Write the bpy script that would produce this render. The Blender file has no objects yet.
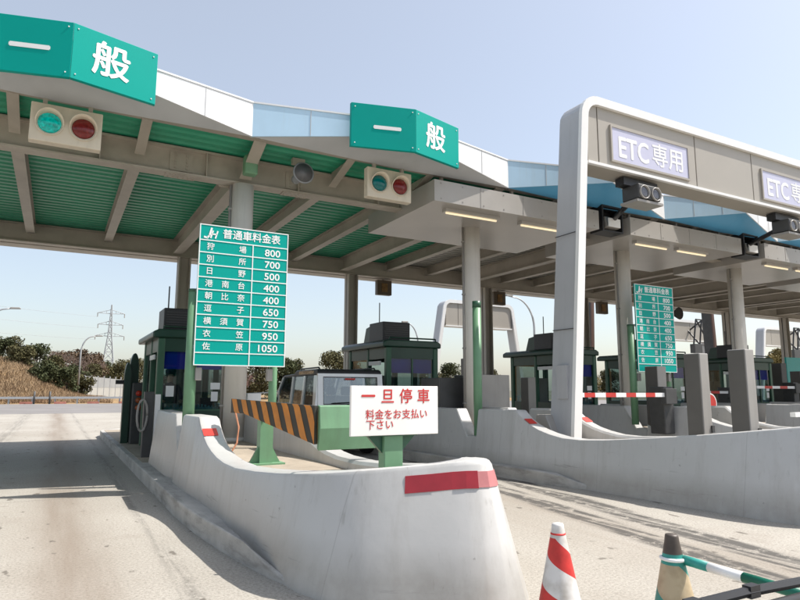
import bpy, bmesh, math, random
from mathutils import Vector, Matrix
random.seed(7)
S = bpy.context.scene
COL = S.collection
R = math.radians

# ------------------------------------------------------------------ camera
cam_d = bpy.data.cameras.new('Camera')
cam = bpy.data.objects.new('Camera', cam_d)
COL.objects.link(cam)
S.camera = cam
cam_d.sensor_fit = 'HORIZONTAL'
cam_d.sensor_width = 36.0
cam_d.lens = 36.0 * 619.2 / 800.0
cam_d.clip_start = 0.05
cam_d.clip_end = 4000
PITCH, YAW, ROLL = R(8.265), R(28.844), R(0.175)
_f = Vector((math.sin(YAW) * math.cos(PITCH), math.cos(YAW) * math.cos(PITCH), math.sin(PITCH)))
_r = Vector((math.cos(YAW), -math.sin(YAW), 0))
_u = _r.cross(_f)
_r2 = _r * math.cos(ROLL) + _u * math.sin(ROLL)
_u2 = -_r * math.sin(ROLL) + _u * math.cos(ROLL)
_m = Matrix((_r2, _u2, -_f)).transposed().to_4x4()
_m.translation = Vector((0, 0, 1.5))
cam.matrix_world = _m

# ------------------------------------------------------------------ sky and sun
SUN_EL = R(54.5)
SUN_DIR = Vector((0.925, -0.38, 0)).normalized()          # towards the sun, on the ground plane
w = bpy.data.worlds.new('World')
S.world = w
w.use_nodes = True
nt = w.node_tree
bg = nt.nodes['Background']
sky = nt.nodes.new('ShaderNodeTexSky')
sky.sky_type = 'NISHITA'
sky.sun_disc = False
sky.sun_elevation = SUN_EL
sky.sun_rotation = math.atan2(SUN_DIR.x, SUN_DIR.y)
sky.air_density = 1.0
sky.dust_density = 2.2
sky.ozone_density = 1.0
veil = nt.nodes.new('ShaderNodeMixRGB')                  # thin high haze whitens the whole sky
veil.inputs[0].default_value = 0.29
veil.inputs[2].default_value = (5.1, 5.0, 4.6, 1)
nt.links.new(sky.outputs[0], veil.inputs[1])
nt.links.new(veil.outputs[0], bg.inputs[0])
bg.inputs[1].default_value = 0.15
sun_d = bpy.data.lights.new('Sun', 'SUN')
sun_d.energy = 5.0
sun_d.angle = R(0.5)
sun_d.color = (1.0, 0.95, 0.88)
sun = bpy.data.objects.new('Sun', sun_d)
COL.objects.link(sun)
sd = Vector((SUN_DIR.x * math.cos(SUN_EL), SUN_DIR.y * math.cos(SUN_EL), math.sin(SUN_EL)))
sun.rotation_euler = sd.to_track_quat('Z', 'Y').to_euler()
sun.location = (30, -20, 60)
S.view_settings.view_transform = 'Standard'
S.view_settings.look = 'None'
S.view_settings.exposure = 0.48
S.view_settings.gamma = 1.0

# ------------------------------------------------------------------ materials
MATS = {}
def M(name, col, rough=0.55, var=0.12, scale=3.0, stretch=(1, 1, 1), metal=0.0, bump=0.0, bscale=40.0,
      col2=None, dirt=0.0, dirtcol=(0.08, 0.07, 0.055), dscale=(6, 6, 0.7), emit=0.0, coat=0.0, trans=0.0, spec=0.5):
    if name in MATS: return MATS[name]
    m = bpy.data.materials.new(name); MATS[name] = m
    m.use_nodes = True
    n, l = m.node_tree.nodes, m.node_tree.links
    b = n['Principled BSDF']
    tc = n.new('ShaderNodeTexCoord'); mp = n.new('ShaderNodeMapping')
    l.new(tc.outputs['Object'], mp.inputs[0]); mp.inputs['Scale'].default_value = stretch
    nz = n.new('ShaderNodeTexNoise'); nz.inputs['Scale'].default_value = scale
    nz.inputs['Detail'].default_value = 6; nz.inputs['Roughness'].default_value = 0.62
    l.new(mp.outputs[0], nz.inputs['Vector'])
    cr = n.new('ShaderNodeValToRGB')
    cr.color_ramp.elements[0].position = 0.32; cr.color_ramp.elements[1].position = 0.68
    c2 = col2 or col
    cr.color_ramp.elements[0].color = tuple(max(0, c * (1 - var)) for c in c2) + (1,)
    cr.color_ramp.elements[1].color = tuple(min(1, c * (1 + var)) for c in col) + (1,)
    l.new(nz.outputs[0], cr.inputs[0])
    out = cr.outputs[0]
    if dirt > 0:
        mp2 = n.new('ShaderNodeMapping'); mp2.inputs['Scale'].default_value = dscale
        l.new(tc.outputs['Object'], mp2.inputs[0])
        n2 = n.new('ShaderNodeTexNoise'); n2.inputs['Scale'].default_value = 1.0
        n2.inputs['Detail'].default_value = 8; n2.inputs['Roughness'].default_value = 0.7
        l.new(mp2.outputs[0], n2.inputs['Vector'])
        r2 = n.new('ShaderNodeValToRGB')
        r2.color_ramp.elements[0].position = 0.5; r2.color_ramp.elements[1].position = 0.8
        r2.color_ramp.elements[0].color = (0, 0, 0, 1); r2.color_ramp.elements[1].color = (dirt, dirt, dirt, 1)
        l.new(n2.outputs[0], r2.inputs[0])
        mx = n.new('ShaderNodeMixRGB')
        l.new(r2.outputs[0], mx.inputs[0]); l.new(out, mx.inputs[1]); mx.inputs[2].default_value = tuple(dirtcol) + (1,)
        out = mx.outputs[0]
    l.new(out, b.inputs['Base Color'])
    b.inputs['Roughness'].default_value = rough
    b.inputs['Metallic'].default_value = metal
    b.inputs['Specular IOR Level'].default_value = spec
    if coat: b.inputs['Coat Weight'].default_value = coat
    if trans:
        b.inputs['Transmission Weight'].default_value = trans
    if emit:
        l.new(out, b.inputs['Emission Color']); b.inputs['Emission Strength'].default_value = emit
    if bump:
        n3 = n.new('ShaderNodeTexNoise'); n3.inputs['Scale'].default_value = bscale; n3.inputs['Detail'].default_value = 4
        l.new(mp.outputs[0], n3.inputs['Vector'])
        bp = n.new('ShaderNodeBump'); bp.inputs['Strength'].default_value = bump; bp.inputs['Distance'].default_value = 0.02
        l.new(n3.outputs[0], bp.inputs['Height']); l.new(bp.outputs[0], b.inputs['Normal'])
    return m

def glass_mat(name, tint=(0.75, 0.85, 0.85), alpha=0.45):
    if name in MATS: return MATS[name]
    m = bpy.data.materials.new(name); MATS[name] = m
    m.use_nodes = True
    n, l = m.node_tree.nodes, m.node_tree.links
    for x in list(n): n.remove(x)
    o = n.new('ShaderNodeOutputMaterial'); g = n.new('ShaderNodeBsdfGlossy'); t = n.new('ShaderNodeBsdfTransparent')
    g.inputs['Roughness'].default_value = 0.02; g.inputs['Color'].default_value = (0.9, 0.95, 1, 1)
    t.inputs['Color'].default_value = tuple(tint) + (1,)
    fr0 = n.new('ShaderNodeFresnel'); fr0.inputs['IOR'].default_value = 1.5
    gm = n.new('ShaderNodeNewGeometry'); iv = n.new('ShaderNodeMath'); iv.operation = 'SUBTRACT'; iv.inputs[0].default_value = 1.0; l.new(gm.outputs['Backfacing'], iv.inputs[1])
    fr = n.new('ShaderNodeMath'); fr.operation = 'MULTIPLY'; l.new(fr0.outputs[0], fr.inputs[0]); l.new(iv.outputs[0], fr.inputs[1])
    mth = n.new('ShaderNodeMath'); mth.operation = 'ADD'; mth.inputs[1].default_value = alpha
    mx = n.new('ShaderNodeMixShader')
    l.new(fr.outputs[0], mth.inputs[0]); l.new(mth.outputs[0], mx.inputs[0])
    l.new(t.outputs[0], mx.inputs[1]); l.new(g.outputs[0], mx.inputs[2]); l.new(mx.outputs[0], o.inputs[0])
    return m

def ground_mat():
    m = bpy.data.materials.new('apron_concrete'); m.use_nodes = True
    n, l = m.node_tree.nodes, m.node_tree.links
    b = n['Principled BSDF']; b.inputs['Roughness'].default_value = 0.85
    geo = n.new('ShaderNodeNewGeometry')
    def noise(scale, stretch, detail=6, rough=0.6):
        mp = n.new('ShaderNodeMapping'); mp.inputs['Scale'].default_value = stretch
        l.new(geo.outputs['Position'], mp.inputs[0])
        z = n.new('ShaderNodeTexNoise'); z.inputs['Scale'].default_value = scale; z.inputs['Detail'].default_value = detail
        z.inputs['Roughness'].default_value = rough
        l.new(mp.outputs[0], z.inputs['Vector']); return z.outputs[0]
    def ramp(src, stops):
        r = n.new('ShaderNodeValToRGB'); e = r.color_ramp.elements
        e[0].position, e[0].color = stops[0][0], (*stops[0][1], 1) if not isinstance(stops[0][1], float) else (stops[0][1],) * 3 + (1,)
        e[1].position, e[1].color = stops[-1][0], (*stops[-1][1], 1) if not isinstance(stops[-1][1], float) else (stops[-1][1],) * 3 + (1,)
        for p, c in stops[1:-1]:
            x = e.new(p); x.color = (*c, 1) if not isinstance(c, float) else (c,) * 3 + (1,)
        l.new(src, r.inputs[0]); return r.outputs[0]
    def mix(fac, a, c):
        x = n.new('ShaderNodeMixRGB'); l.new(fac, x.inputs[0])
        l.new(a, x.inputs[1])
        if isinstance(c, tuple): x.inputs[2].default_value = (*c, 1)
        else: l.new(c, x.inputs[2])
        return x.outputs[0]
    def math_(op, a, c):
        x = n.new('ShaderNodeMath'); x.operation = op
        for i, v in enumerate((a, c)):
            if isinstance(v, float): x.inputs[i].default_value = v
            else: l.new(v, x.inputs[i])
        return x.outputs[0]
    base = ramp(noise(0.35, (1, 1, 1), 8), [(0.3, (0.30, 0.277, 0.24)), (0.7, (0.38, 0.358, 0.32))])
    grain = ramp(noise(42, (1, 1, 1), 3, 0.85), [(0.3, (0.58, 0.57, 0.55)), (0.5, (1.0, 1.0, 1.0)), (0.7, (1.3, 1.29, 1.27))])
    mulg = n.new('ShaderNodeMixRGB'); mulg.blend_type = 'MULTIPLY'; mulg.inputs[0].default_value = 1.0
    l.new(base, mulg.inputs[1]); l.new(grain, mulg.inputs[2])
    c = mulg.outputs[0]
    sep = n.new('ShaderNodeSeparateXYZ'); l.new(geo.outputs['Position'], sep.inputs[0])
    px = sep.outputs[0]
    streak = noise(1.0, (2.2, 0.16, 1), 6)
    # oily middle of each lane: a bump in x around the lane centre
    def lane_band(x0, width):
        d = math_('DIVIDE', math_('SUBTRACT', px, x0), width)
        g = math_('POWER', 2.718, math_('MULTIPLY', math_('MULTIPLY', d, d), -1.0))
        return g
    for x0, wd, amt, colr in ((0.22, 0.36, 0.85, (0.16, 0.115, 0.08)), (5.3, 0.9, 0.55, (0.2, 0.16, 0.12)),
                              (10.6, 0.5, 0.8, (0.2, 0.16, 0.12)), (15.6, 0.5, 0.8, (0.2, 0.16, 0.12))):
        g = math_('MULTIPLY', lane_band(x0, wd), math_('MULTIPLY', ramp(streak, [(0.3, 0.25), (0.7, 0.95)]), amt))
        c = mix(g, c, colr)
    # dark tyre scuffs that run along the lanes
    sc = noise(1.0, (9.0, 0.35, 1), 8, 0.75)
    sp = noise(5.0, (1, 1, 1), 6, 0.8)
    straight = px
    sheared = math_('SUBTRACT', px, math_('MULTIPLY', sep.outputs[1], 0.2))
    for x0, wd, amt, src in ((4.46, 0.10, 2.2, 1), (4.66, 0.06, 1.5, 1), (5.02, 0.10, 2.0, 1), (5.24, 0.08, 1.8, 1), (1.0, 0.08, 0.4, 0), (-1.3, 0.25, 0.4, 0), (10.0, 0.12, 1.0, 0), (11.5, 0.12, 1.0, 0)):
        px = sheared if src else straight
        k = math_('MULTIPLY', ramp(sc, [(0.42, 0.0), (0.56, 1.0)]), ramp(sp, [(0.38, 0.0), (0.5, 1.0)]))
        g = math_('MULTIPLY', math_('MULTIPLY', lane_band(x0, wd), k), amt)
        g = math_('MINIMUM', g, 0.85)
        c = mix(g, c, (0.04, 0.037, 0.034))
    px = straight
    # blotches and small oil spots
    c = mix(ramp(noise(1.3, (1, 0.6, 1), 8, 0.7), [(0.56, 0.0), (0.8, 0.55)]), c, (0.2, 0.165, 0.13))
    c = mix(ramp(noise(3.3, (1.6, 0.9, 1), 3, 0.5), [(0.66, 0.0), (0.70, 0.8)]), c, (0.1, 0.085, 0.07))
    c = mix(ramp(noise(14, (1.6, 0.9, 1), 3, 0.5), [(0.70, 0.0), (0.74, 0.55)]), c, (0.12, 0.10, 0.08))
    # slab joints across the lanes
    wv = n.new('ShaderNodeMath'); wv.operation = 'PINGPONG'; wv.inputs[1].default_value = 5.0
    l.new(sep.outputs[1], wv.inputs[0])
    c = mix(ramp(wv.outputs[0], [(0.0, 0.6), (0.016, 0.0)]), c, (0.09, 0.08, 0.07))
    l.new(c, b.inputs['Base Color'])
    bp = n.new('ShaderNodeBump'); bp.inputs['Strength'].default_value = 0.35; bp.inputs['Distance'].default_value = 0.01
    l.new(noise(70, (1, 1, 1), 3, 0.8), bp.inputs['Height']); l.new(bp.outputs[0], b.inputs['Normal'])
    return m

m_apron = ground_mat()
m_asph = M('asphalt', (0.19, 0.18, 0.175), 0.9, 0.15, 0.3, bump=0.3)
m_soil = M('dry_ground', (0.115, 0.105, 0.07), 0.95, 0.3, 0.2)
m_kerb = M('kerb_concrete', (0.40, 0.385, 0.36), 0.8, 0.2, 2.5, dirt=0.85, dirtcol=(0.06, 0.05, 0.04), dscale=(4, 0.9, 6), bump=0.4, bscale=18)
m_floor = M('island_floor', (0.34, 0.29, 0.23), 0.85, 0.15, 2.5, bump=0.25, dirt=0.3)
def barrier_mat():
    m = M('barrier_paint', (0.48, 0.475, 0.46), 0.33, 0.05, 0.9, dirt=0.4, dirtcol=(0.27, 0.245, 0.21), dscale=(5, 5, 0.45), bump=0.08, bscale=9)
    n, l = m.node_tree.nodes, m.node_tree.links; b = n['Principled BSDF']
    src = b.inputs['Base Color'].links[0].from_socket
    tc = n.new('ShaderNodeTexCoord'); sp = n.new('ShaderNodeSeparateXYZ'); l.new(tc.outputs['Object'], sp.inputs[0])
    def noise(scale, st, d=8, rr=0.7):
        mp = n.new('ShaderNodeMapping'); mp.inputs['Scale'].default_value = st; l.new(tc.outputs['Object'], mp.inputs[0])
        z = n.new('ShaderNodeTexNoise'); z.inputs['Scale'].default_value = scale; z.inputs['Detail'].default_value = d; z.inputs['Roughness'].default_value = rr
        l.new(mp.outputs[0], z.inputs['Vector']); return z.outputs[0]
    def mt(op, a, c=0.0):
        x = n.new('ShaderNodeMath'); x.operation = op; x.use_clamp = op == 'MULTIPLY'
        for i, v in enumerate((a, c)):
            if isinstance(v, (int, float)): x.inputs[i].default_value = v
            else: l.new(v, x.inputs[i])
        return x.outputs[0]
    def mp_(v, a, c):
        r = n.new('ShaderNodeMapRange'); l.new(v, r.inputs[0]); r.inputs[1].default_value = a; r.inputs[2].default_value = c; return r.outputs[0]
    def mixc(f, a, col):
        x = n.new('ShaderNodeMixRGB'); l.new(f, x.inputs[0]); l.new(a, x.inputs[1]); x.inputs[2].default_value = (*col, 1); return x.outputs[0]
    c = src
    low = mp_(sp.outputs[2], 0.42, 0.16)                                     # splash dirt near the foot
    c = mixc(mt('MULTIPLY', mt('MULTIPLY', low, noise(2.5, (1, 1, 1))), 0.9), c, (0.2, 0.18, 0.15))
    sc = mp_(noise(1.0, (0.6, 0.6, 14), 6, 0.75), 0.63, 0.72)                 # tyre scuffs, long and low
    c = mixc(mt('MULTIPLY', mt('MULTIPLY', sc, mp_(sp.outputs[2], 0.75, 0.35)), 0.6), c, (0.08, 0.075, 0.07))
    st_ = mp_(noise(1.0, (22, 22, 0.35), 5, 0.6), 0.62, 0.74)                 # thin run-off streaks
    c = mixc(mt('MULTIPLY', st_, 0.35), c, (0.2, 0.185, 0.16))
    pk = mp_(noise(9, (1, 1, 1), 4, 0.6), 0.70, 0.73)                        # chips
    c = mixc(mt('MULTIPLY', pk, 0.55), c, (0.17, 0.16, 0.15))
    wv = n.new('ShaderNodeMath'); wv.operation = 'PINGPONG'; wv.inputs[1].default_value = 1.1; l.new(sp.outputs[1], wv.inputs[0])
    jt = mp_(wv.outputs[0], 0.006, 0.003)                                    # casting joints
    c = mixc(mt('MULTIPLY', jt, 0.3), c, (0.2, 0.19, 0.175))
    l.new(c, b.inputs['Base Color'])
    return m
m_wall = barrier_mat()
m_steel = M('beige_steel', (0.43, 0.385, 0.325), 0.5, 0.1, 1.3, dirt=0.35, dirtcol=(0.2, 0.16, 0.12), dscale=(2, 2, 2))
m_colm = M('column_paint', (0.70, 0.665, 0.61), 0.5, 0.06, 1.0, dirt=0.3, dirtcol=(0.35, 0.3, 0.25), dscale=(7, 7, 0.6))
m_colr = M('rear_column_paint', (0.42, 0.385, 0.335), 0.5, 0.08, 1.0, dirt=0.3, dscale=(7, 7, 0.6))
m_deck = M('green_deck', (0.035, 0.33, 0.19), 0.45, 0.1, 1.0)
m_deckg = M('grey_deck', (0.34, 0.33, 0.30), 0.5, 0.1, 1.0)
m_roof = M('roof_top', (0.5, 0.5, 0.48), 0.7, 0.1, 1.0)
m_fasw = M('fascia_white', (0.76, 0.77, 0.78), 0.3, 0.04, 0.7, dirt=0.3, dirtcol=(0.5, 0.49, 0.46), dscale=(7, 7, 0.8))
m_fasb = M('fascia_shade_blue', (0.47, 0.66, 0.82), 0.25, 0.06, 0.6, dirt=0.25, dirtcol=(0.4, 0.48, 0.53), dscale=(7, 7, 0.8))  # white fascia with its shade and sky reflection put into a blue colour
m_sofg = M('soffit_grey', (0.46, 0.47, 0.48), 0.4, 0.08, 0.9, dirt=0.2, dirtcol=(0.3, 0.28, 0.26), dscale=(1, 1, 1))
m_sofb = M('soffit_blue', (0.10, 0.36, 0.60), 0.35, 0.06, 0.9)
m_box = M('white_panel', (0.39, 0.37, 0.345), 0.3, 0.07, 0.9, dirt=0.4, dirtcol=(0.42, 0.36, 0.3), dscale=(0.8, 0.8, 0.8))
m_sign = M('sign_teal', (0.0, 0.325, 0.275), 0.45, 0.03, 0.6, spec=0.15)
m_lane = M('lane_sign_teal', (0.0, 0.31, 0.262), 0.45, 0.03, 0.6, spec=0.12)
m_white = M('white_paint', (0.80, 0.80, 0.79), 0.45, 0.03, 2)
m_stopw = M('stop_sign_white', (0.84, 0.81, 0.77), 0.5, 0.03, 2)
m_redtx = M('red_lettering', (0.55, 0.03, 0.03), 0.5, 0.05, 4)
m_green = M('pole_green', (0.15, 0.30, 0.17), 0.45, 0.1, 2, dirt=0.25, dscale=(5, 5, 1))
m_greend = M('booth_green', (0.012, 0.05, 0.032), 0.35, 0.15, 2)
m_greenb = M('bright_booth_green', (0.032, 0.105, 0.06), 0.4, 0.12, 2)
m_black = M('black_plastic', (0.018, 0.018, 0.02), 0.45, 0.2, 4)
m_dark = M('dark_grey_metal', (0.055, 0.055, 0.055), 0.5, 0.2, 3)
m_grey = M('grey_metal', (0.30, 0.285, 0.265), 0.45, 0.08, 2, dirt=0.3, dscale=(4, 4, 0.6))
m_bol = M('cabinet_beige_grey', (0.33, 0.315, 0.295), 0.4, 0.06, 1.5, dirt=0.3, dscale=(5, 5, 0.6))
m_orange = M('orange_paint', (0.55, 0.20, 0.025), 0.5, 0.15, 4, dirt=0.4, dscale=(3, 3, 3))
m_blackst = M('black_stripe', (0.03, 0.027, 0.02), 0.5, 0.3, 4)
m_red = M('red_reflector', (0.37, 0.025, 0.035), 0.3, 0.12, 6)
m_pink = M('pink_reflector', (0.45, 0.17, 0.17), 0.35, 0.12, 8)  # paler red for the piece on the tip of the nose
m_redp = M('red_paint', (0.55, 0.04, 0.03), 0.45, 0.08, 5)
m_glass = glass_mat('window_glass', (0.6, 0.68, 0.68), 0.0)
m_sideglass = glass_mat('car_side_glass', (0.28, 0.32, 0.33), 0.08)
m_carglass = glass_mat('car_glass', (0.72, 0.78, 0.78), 0.2)
m_blind = M('blue_blind', (0.004, 0.012, 0.7), 0.5, 0.1, 3)
m_car = M('car_silver', (0.82, 0.82, 0.82), 0.25, 0.02, 1, metal=0.05, coat=0.8)
m_tyre = M('tyre_rubber', (0.02, 0.02, 0.02), 0.8, 0.2, 8)
m_rim = M('alloy', (0.45, 0.45, 0.46), 0.3, 0.05, 3, metal=0.8)
m_tail = M('tail_lamp', (0.5, 0.02, 0.015), 0.2, 0.1, 6)
m_portal = M('portal_white', (0.78, 0.775, 0.76), 0.35, 0.03, 0.8, dirt=0.2, dirtcol=(0.5, 0.48, 0.45), dscale=(4, 4, 0.4))
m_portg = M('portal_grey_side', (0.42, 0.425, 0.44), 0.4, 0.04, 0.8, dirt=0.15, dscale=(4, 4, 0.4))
m_portp = M('portal_panel_beige', (0.37, 0.34, 0.295), 0.4, 0.04, 0.8)
m_portb = M('portal_brown_shade', (0.13, 0.075, 0.06), 0.5, 0.1, 0.8)  # brown made darker to hold the shade this portal stands in
m_led = M('sign_lavender', (0.52, 0.52, 0.66), 0.35, 0.04, 2)
m_lens_g = M('green_signal_lens', (0.0, 0.26, 0.22), 0.15, 0.5, 22, emit=0.35)
m_lens_gd = M('dim_green_signal_lens', (0.0, 0.13, 0.13), 0.15, 0.3, 20)
m_lens_r = M('red_signal_lens', (0.17, 0.012, 0.012), 0.2, 0.3, 20)
m_cream = M('signal_cream', (0.66, 0.58, 0.46), 0.45, 0.05, 2, dirt=0.2, dscale=(5, 5, 2))
m_horn = M('horn_grey', (0.24, 0.25, 0.26), 0.4, 0.1, 3)
m_tube = M('fluorescent_tube', (0.9, 0.75, 0.5), 0.4, 0.02, 2, emit=0.55)
m_teal = M('teal_panel', (0.0, 0.34, 0.32), 0.4, 0.05, 2)
m_conew = M('cone_white', (0.66, 0.64, 0.62), 0.5, 0.12, 6, dirt=0.5, dirtcol=(0.3, 0.27, 0.24), dscale=(8, 8, 3))
m_coner = M('cone_red', (0.58, 0.03, 0.025), 0.5, 0.12, 6)
m_coneb = M('cone_beige', (0.45, 0.36, 0.23), 0.55, 0.15, 6, dirt=0.4)
m_conet = M('cone_teal', (0.03, 0.28, 0.24), 0.5, 0.12, 6)
m_gbar = M('bar_dark_green', (0.0, 0.12, 0.075), 0.4, 0.1, 4)
m_galv = M('galvanised', (0.40, 0.41, 0.42), 0.45, 0.08, 3, metal=0.4)
m_pylon = M('pylon_steel', (0.36, 0.38, 0.40), 0.6, 0.08, 1)
m_noise = M('noise_panel', (0.34, 0.34, 0.32), 0.5, 0.08, 0.5)
m_skin = M('skin', (0.45, 0.28, 0.2), 0.55, 0.05, 8)
m_cloth = M('navy_uniform', (0.03, 0.04, 0.07), 0.8, 0.15, 10)
m_hair = M('black_hair', (0.012, 0.01, 0.01), 0.5, 0.2, 20)
m_bark = M('bark', (0.09, 0.07, 0.05), 0.9, 0.3, 6)
m_twig = M('bare_twig', (0.17, 0.125, 0.105), 0.9, 0.3, 2)
def leafmat(name, c, v=0.45): return M(name, c, 0.7, v, 0.35, spec=0.2)
m_leaf1 = leafmat('leaf_dark', (0.055, 0.064, 0.028), 0.35)
m_leaf2 = leafmat('leaf_olive', (0.092, 0.085, 0.038), 0.35)
m_leaf3 = leafmat('leaf_brown', (0.12, 0.085, 0.055))
m_leaf4 = leafmat('leaf_yellow', (0.17, 0.13, 0.045))
m_grass = M('dry_grass', (0.29, 0.215, 0.135), 0.9, 0.3, 0.12, col2=(0.25, 0.15, 0.09), spec=0.1)

# ------------------------------------------------------------------ mesh helpers
class MB:
    def __init__(s): s.b = bmesh.new()
    def face(s, pts, mi=0):
        f = s.b.faces.new([s.b.verts.new(p) for p in pts]); f.material_index = mi; return f
    def box(s, x0, x1, y0, y1, z0, z1, mi=0):
        v = [s.b.verts.new((x, y, z)) for x in (x0, x1) for y in (y0, y1) for z in (z0, z1)]
        for q in ((0, 1, 3, 2), (4, 6, 7, 5), (0, 4, 5, 1), (2, 3, 7, 6), (0, 2, 6, 4), (1, 5, 7, 3)):
            s.b.faces.new([v[i] for i in q]).material_index = mi
        return s
    def prism(s, poly, axis, a, b, mi=0):
        def P(p, t):
            if axis == 'y': return (p[0], t, p[1])
            if axis == 'x': return (t, p[0], p[1])
            return (p[0], p[1], t)
        A = [s.b.verts.new(P(p, a)) for p in poly]; B = [s.b.verts.new(P(p, b)) for p in poly]
        fs = [s.b.faces.new(A), s.b.faces.new(B[::-1])]
        for i in range(len(poly)):
            j = (i + 1) % len(poly)
            fs.append(s.b.faces.new((A[i], B[i], B[j], A[j])))
        for f in fs: f.material_index = mi
        return s
    def tube(s, pts, r, n=10, mi=0, cap=True, radii=None):
        pts = [Vector(p) for p in pts]
        rings = []
        for i, p in enumerate(pts):
            t = (pts[min(i + 1, len(pts) - 1)] - pts[max(i - 1, 0)]).normalized()
            up = Vector((0, 0, 1)) if abs(t.z) < 0.95 else Vector((0, 1, 0))
            a = t.cross(up).normalized(); c = a.cross(t).normalized()
            rr = radii[i] if radii else r
            rings.append([s.b.verts.new(p + (a * math.cos(2 * math.pi * k / n) + c * math.sin(2 * math.pi * k / n)) * rr) for k in range(n)])
        for i in range(len(rings) - 1):
            for k in range(n):
                j = (k + 1) % n
                f = s.b.faces.new((rings[i][k], rings[i][j], rings[i + 1][j], rings[i + 1][k])); f.material_index = mi; f.smooth = n > 6
        if cap:
            s.b.faces.new(rings[0][::-1]).material_index = mi; s.b.faces.new(rings[-1]).material_index = mi
        return s
    def lathe(s, prof, n=24, c=(0, 0), mi=None, axis='z', smooth=True):
        rings = []
        for r, z in prof:
            ring = []
            for k in range(n):
                a = 2 * math.pi * k / n
                if axis == 'z': p = (c[0] + r * math.cos(a), c[1] + r * math.sin(a), z)
                else: p = (c[0] + r * math.cos(a), z, c[1] + r * math.sin(a))
                ring.append(s.b.verts.new(p))
            rings.append(ring)
        for i in range(len(rings) - 1):
            for k in range(n):
                j = (k + 1) % n
                f = s.b.faces.new((rings[i][k], rings[i][j], rings[i + 1][j], rings[i + 1][k])); f.smooth = smooth
                if mi is not None: f.material_index = mi(i, k) if callable(mi) else mi
        for ring in (rings[0][::-1], rings[-1]):
            f = s.b.faces.new(ring)
        return s
    def build(s, name, mats, parent=None, loc=(0, 0, 0), rotz=0.0, bevel=0.0, smooth=False):
        bmesh.ops.recalc_face_normals(s.b, faces=s.b.faces)
        me = bpy.data.meshes.new(name); s.b.to_mesh(me); s.b.free()
        for m in (mats if isinstance(mats, (list, tuple)) else [mats]): me.materials.append(m)
        if smooth:
            for p in me.polygons: p.use_smooth = True
        o = bpy.data.objects.new(name, me); COL.objects.link(o)
        o.location = loc; o.rotation_euler = (0, 0, rotz)
        if parent: o.parent = parent
        if bevel:
            bv = o.modifiers.new('Bevel', 'BEVEL'); bv.width = bevel; bv.segments = 2; bv.limit_method = 'ANGLE'; bv.angle_limit = R(40)
        return o

def tag(o, label=None, cat=None, group=None, kind=None):
    if label: o['label'] = label
    if cat: o['category'] = cat
    if group: o['group'] = group
    if kind: o['kind'] = kind
    return o
def thing(name, label, cat, loc=(0, 0, 0), rotz=0.0, group=None):
    o = bpy.data.objects.new(name, None); COL.objects.link(o)
    o.empty_display_size = 0.2
    o.location = loc; o.rotation_euler = (0, 0, rotz)
    return tag(o, label, cat, group)
def dup(root, loc, rotz=None, label=None, skip=()):
    def cp(o, parent):
        c = o.copy(); COL.objects.link(c)
        if parent is not None:
            c.parent = parent; c.matrix_parent_inverse = o.matrix_parent_inverse.copy()
        for ch in list(o.children):
            if ch.name.split('.')[0] not in skip: cp(ch, c)
        return c
    kids = root
    c = cp(root, None); c.location = loc
    if rotz is not None: c.rotation_euler = (0, 0, rotz)
    if label: c['label'] = label
    return c

def lettering(name, items, mat, parent, loc=(0, 0, 0), rotz=0.0, ext=0.0015):
    """items: (text, x, z, height, bold, align, xscale, shear); local XZ plane, facing -Y"""
    bm = bmesh.new()
    for (txt, x, z, h, bold, align, xs, sh) in items:
        cu = bpy.data.curves.new('lettering', 'FONT'); cu.body = txt; cu.size = 1.0
        cu.align_x = 'LEFT'; cu.offset = 0.0; cu.extrude = 0.0; cu.shear = sh; cu.resolution_u = 3
        ob = bpy.data.objects.new('lettering', cu); COL.objects.link(ob)
        dg = bpy.context.evaluated_depsgraph_get()
        me = bpy.data.meshes.new_from_object(ob.evaluated_get(dg))
        bpy.data.objects.remove(ob)
        xsv = [v.co.x for v in me.vertices]; 
        x0, x1 = min(xsv), max(xsv)
        # capital height about 0.72 for latin, 0.92 for kanji
        ref = 0.92 if any(ord(c) > 0x2000 for c in txt) else 0.72
        zoff = -0.12 if ref > 0.8 else 0.0
        k = h / ref
        W = (x1 - x0) * k * xs
        ox = {'L': 0.0, 'C': -W / 2, 'R': -W}[align]
        tmp = bmesh.new(); tmp.from_mesh(me); bpy.data.meshes.remove(me)
        for q, (dx, dz) in enumerate(((0, 0), (1, 0), (-1, 0), (0, 1), (0, -1)) if bold else ((0, 0),)):
            vm = {}
            for v in tmp.verts:
                vm[v.index] = bm.verts.new((x + ox + ((v.co.x - x0) * xs + dx * bold) * k, -0.0003 * q, z + (v.co.y - zoff + dz * bold) * k))
            for f in tmp.faces:
                try: bm.faces.new([vm[v.index] for v in f.verts])
                except ValueError: pass
        tmp.free()
    for f in bm.faces:
        f.normal_update()
    fl = [f for f in bm.faces if f.normal.y > 0]
    bmesh.ops.reverse_faces(bm, faces=fl)
    r = bmesh.ops.extrude_face_region(bm, geom=bm.faces[:])
    bmesh.ops.translate(bm, vec=(0, -ext, 0), verts=[v for v in r['geom'] if isinstance(v, bmesh.types.BMVert)])
    me = bpy.data.meshes.new(name); bm.to_mesh(me); bm.free(); me.materials.append(mat)
    o = bpy.data.objects.new(name, me); COL.objects.link(o)
    o.location = loc; o.rotation_euler = (0, 0, rotz); o.parent = parent
    return o

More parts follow.
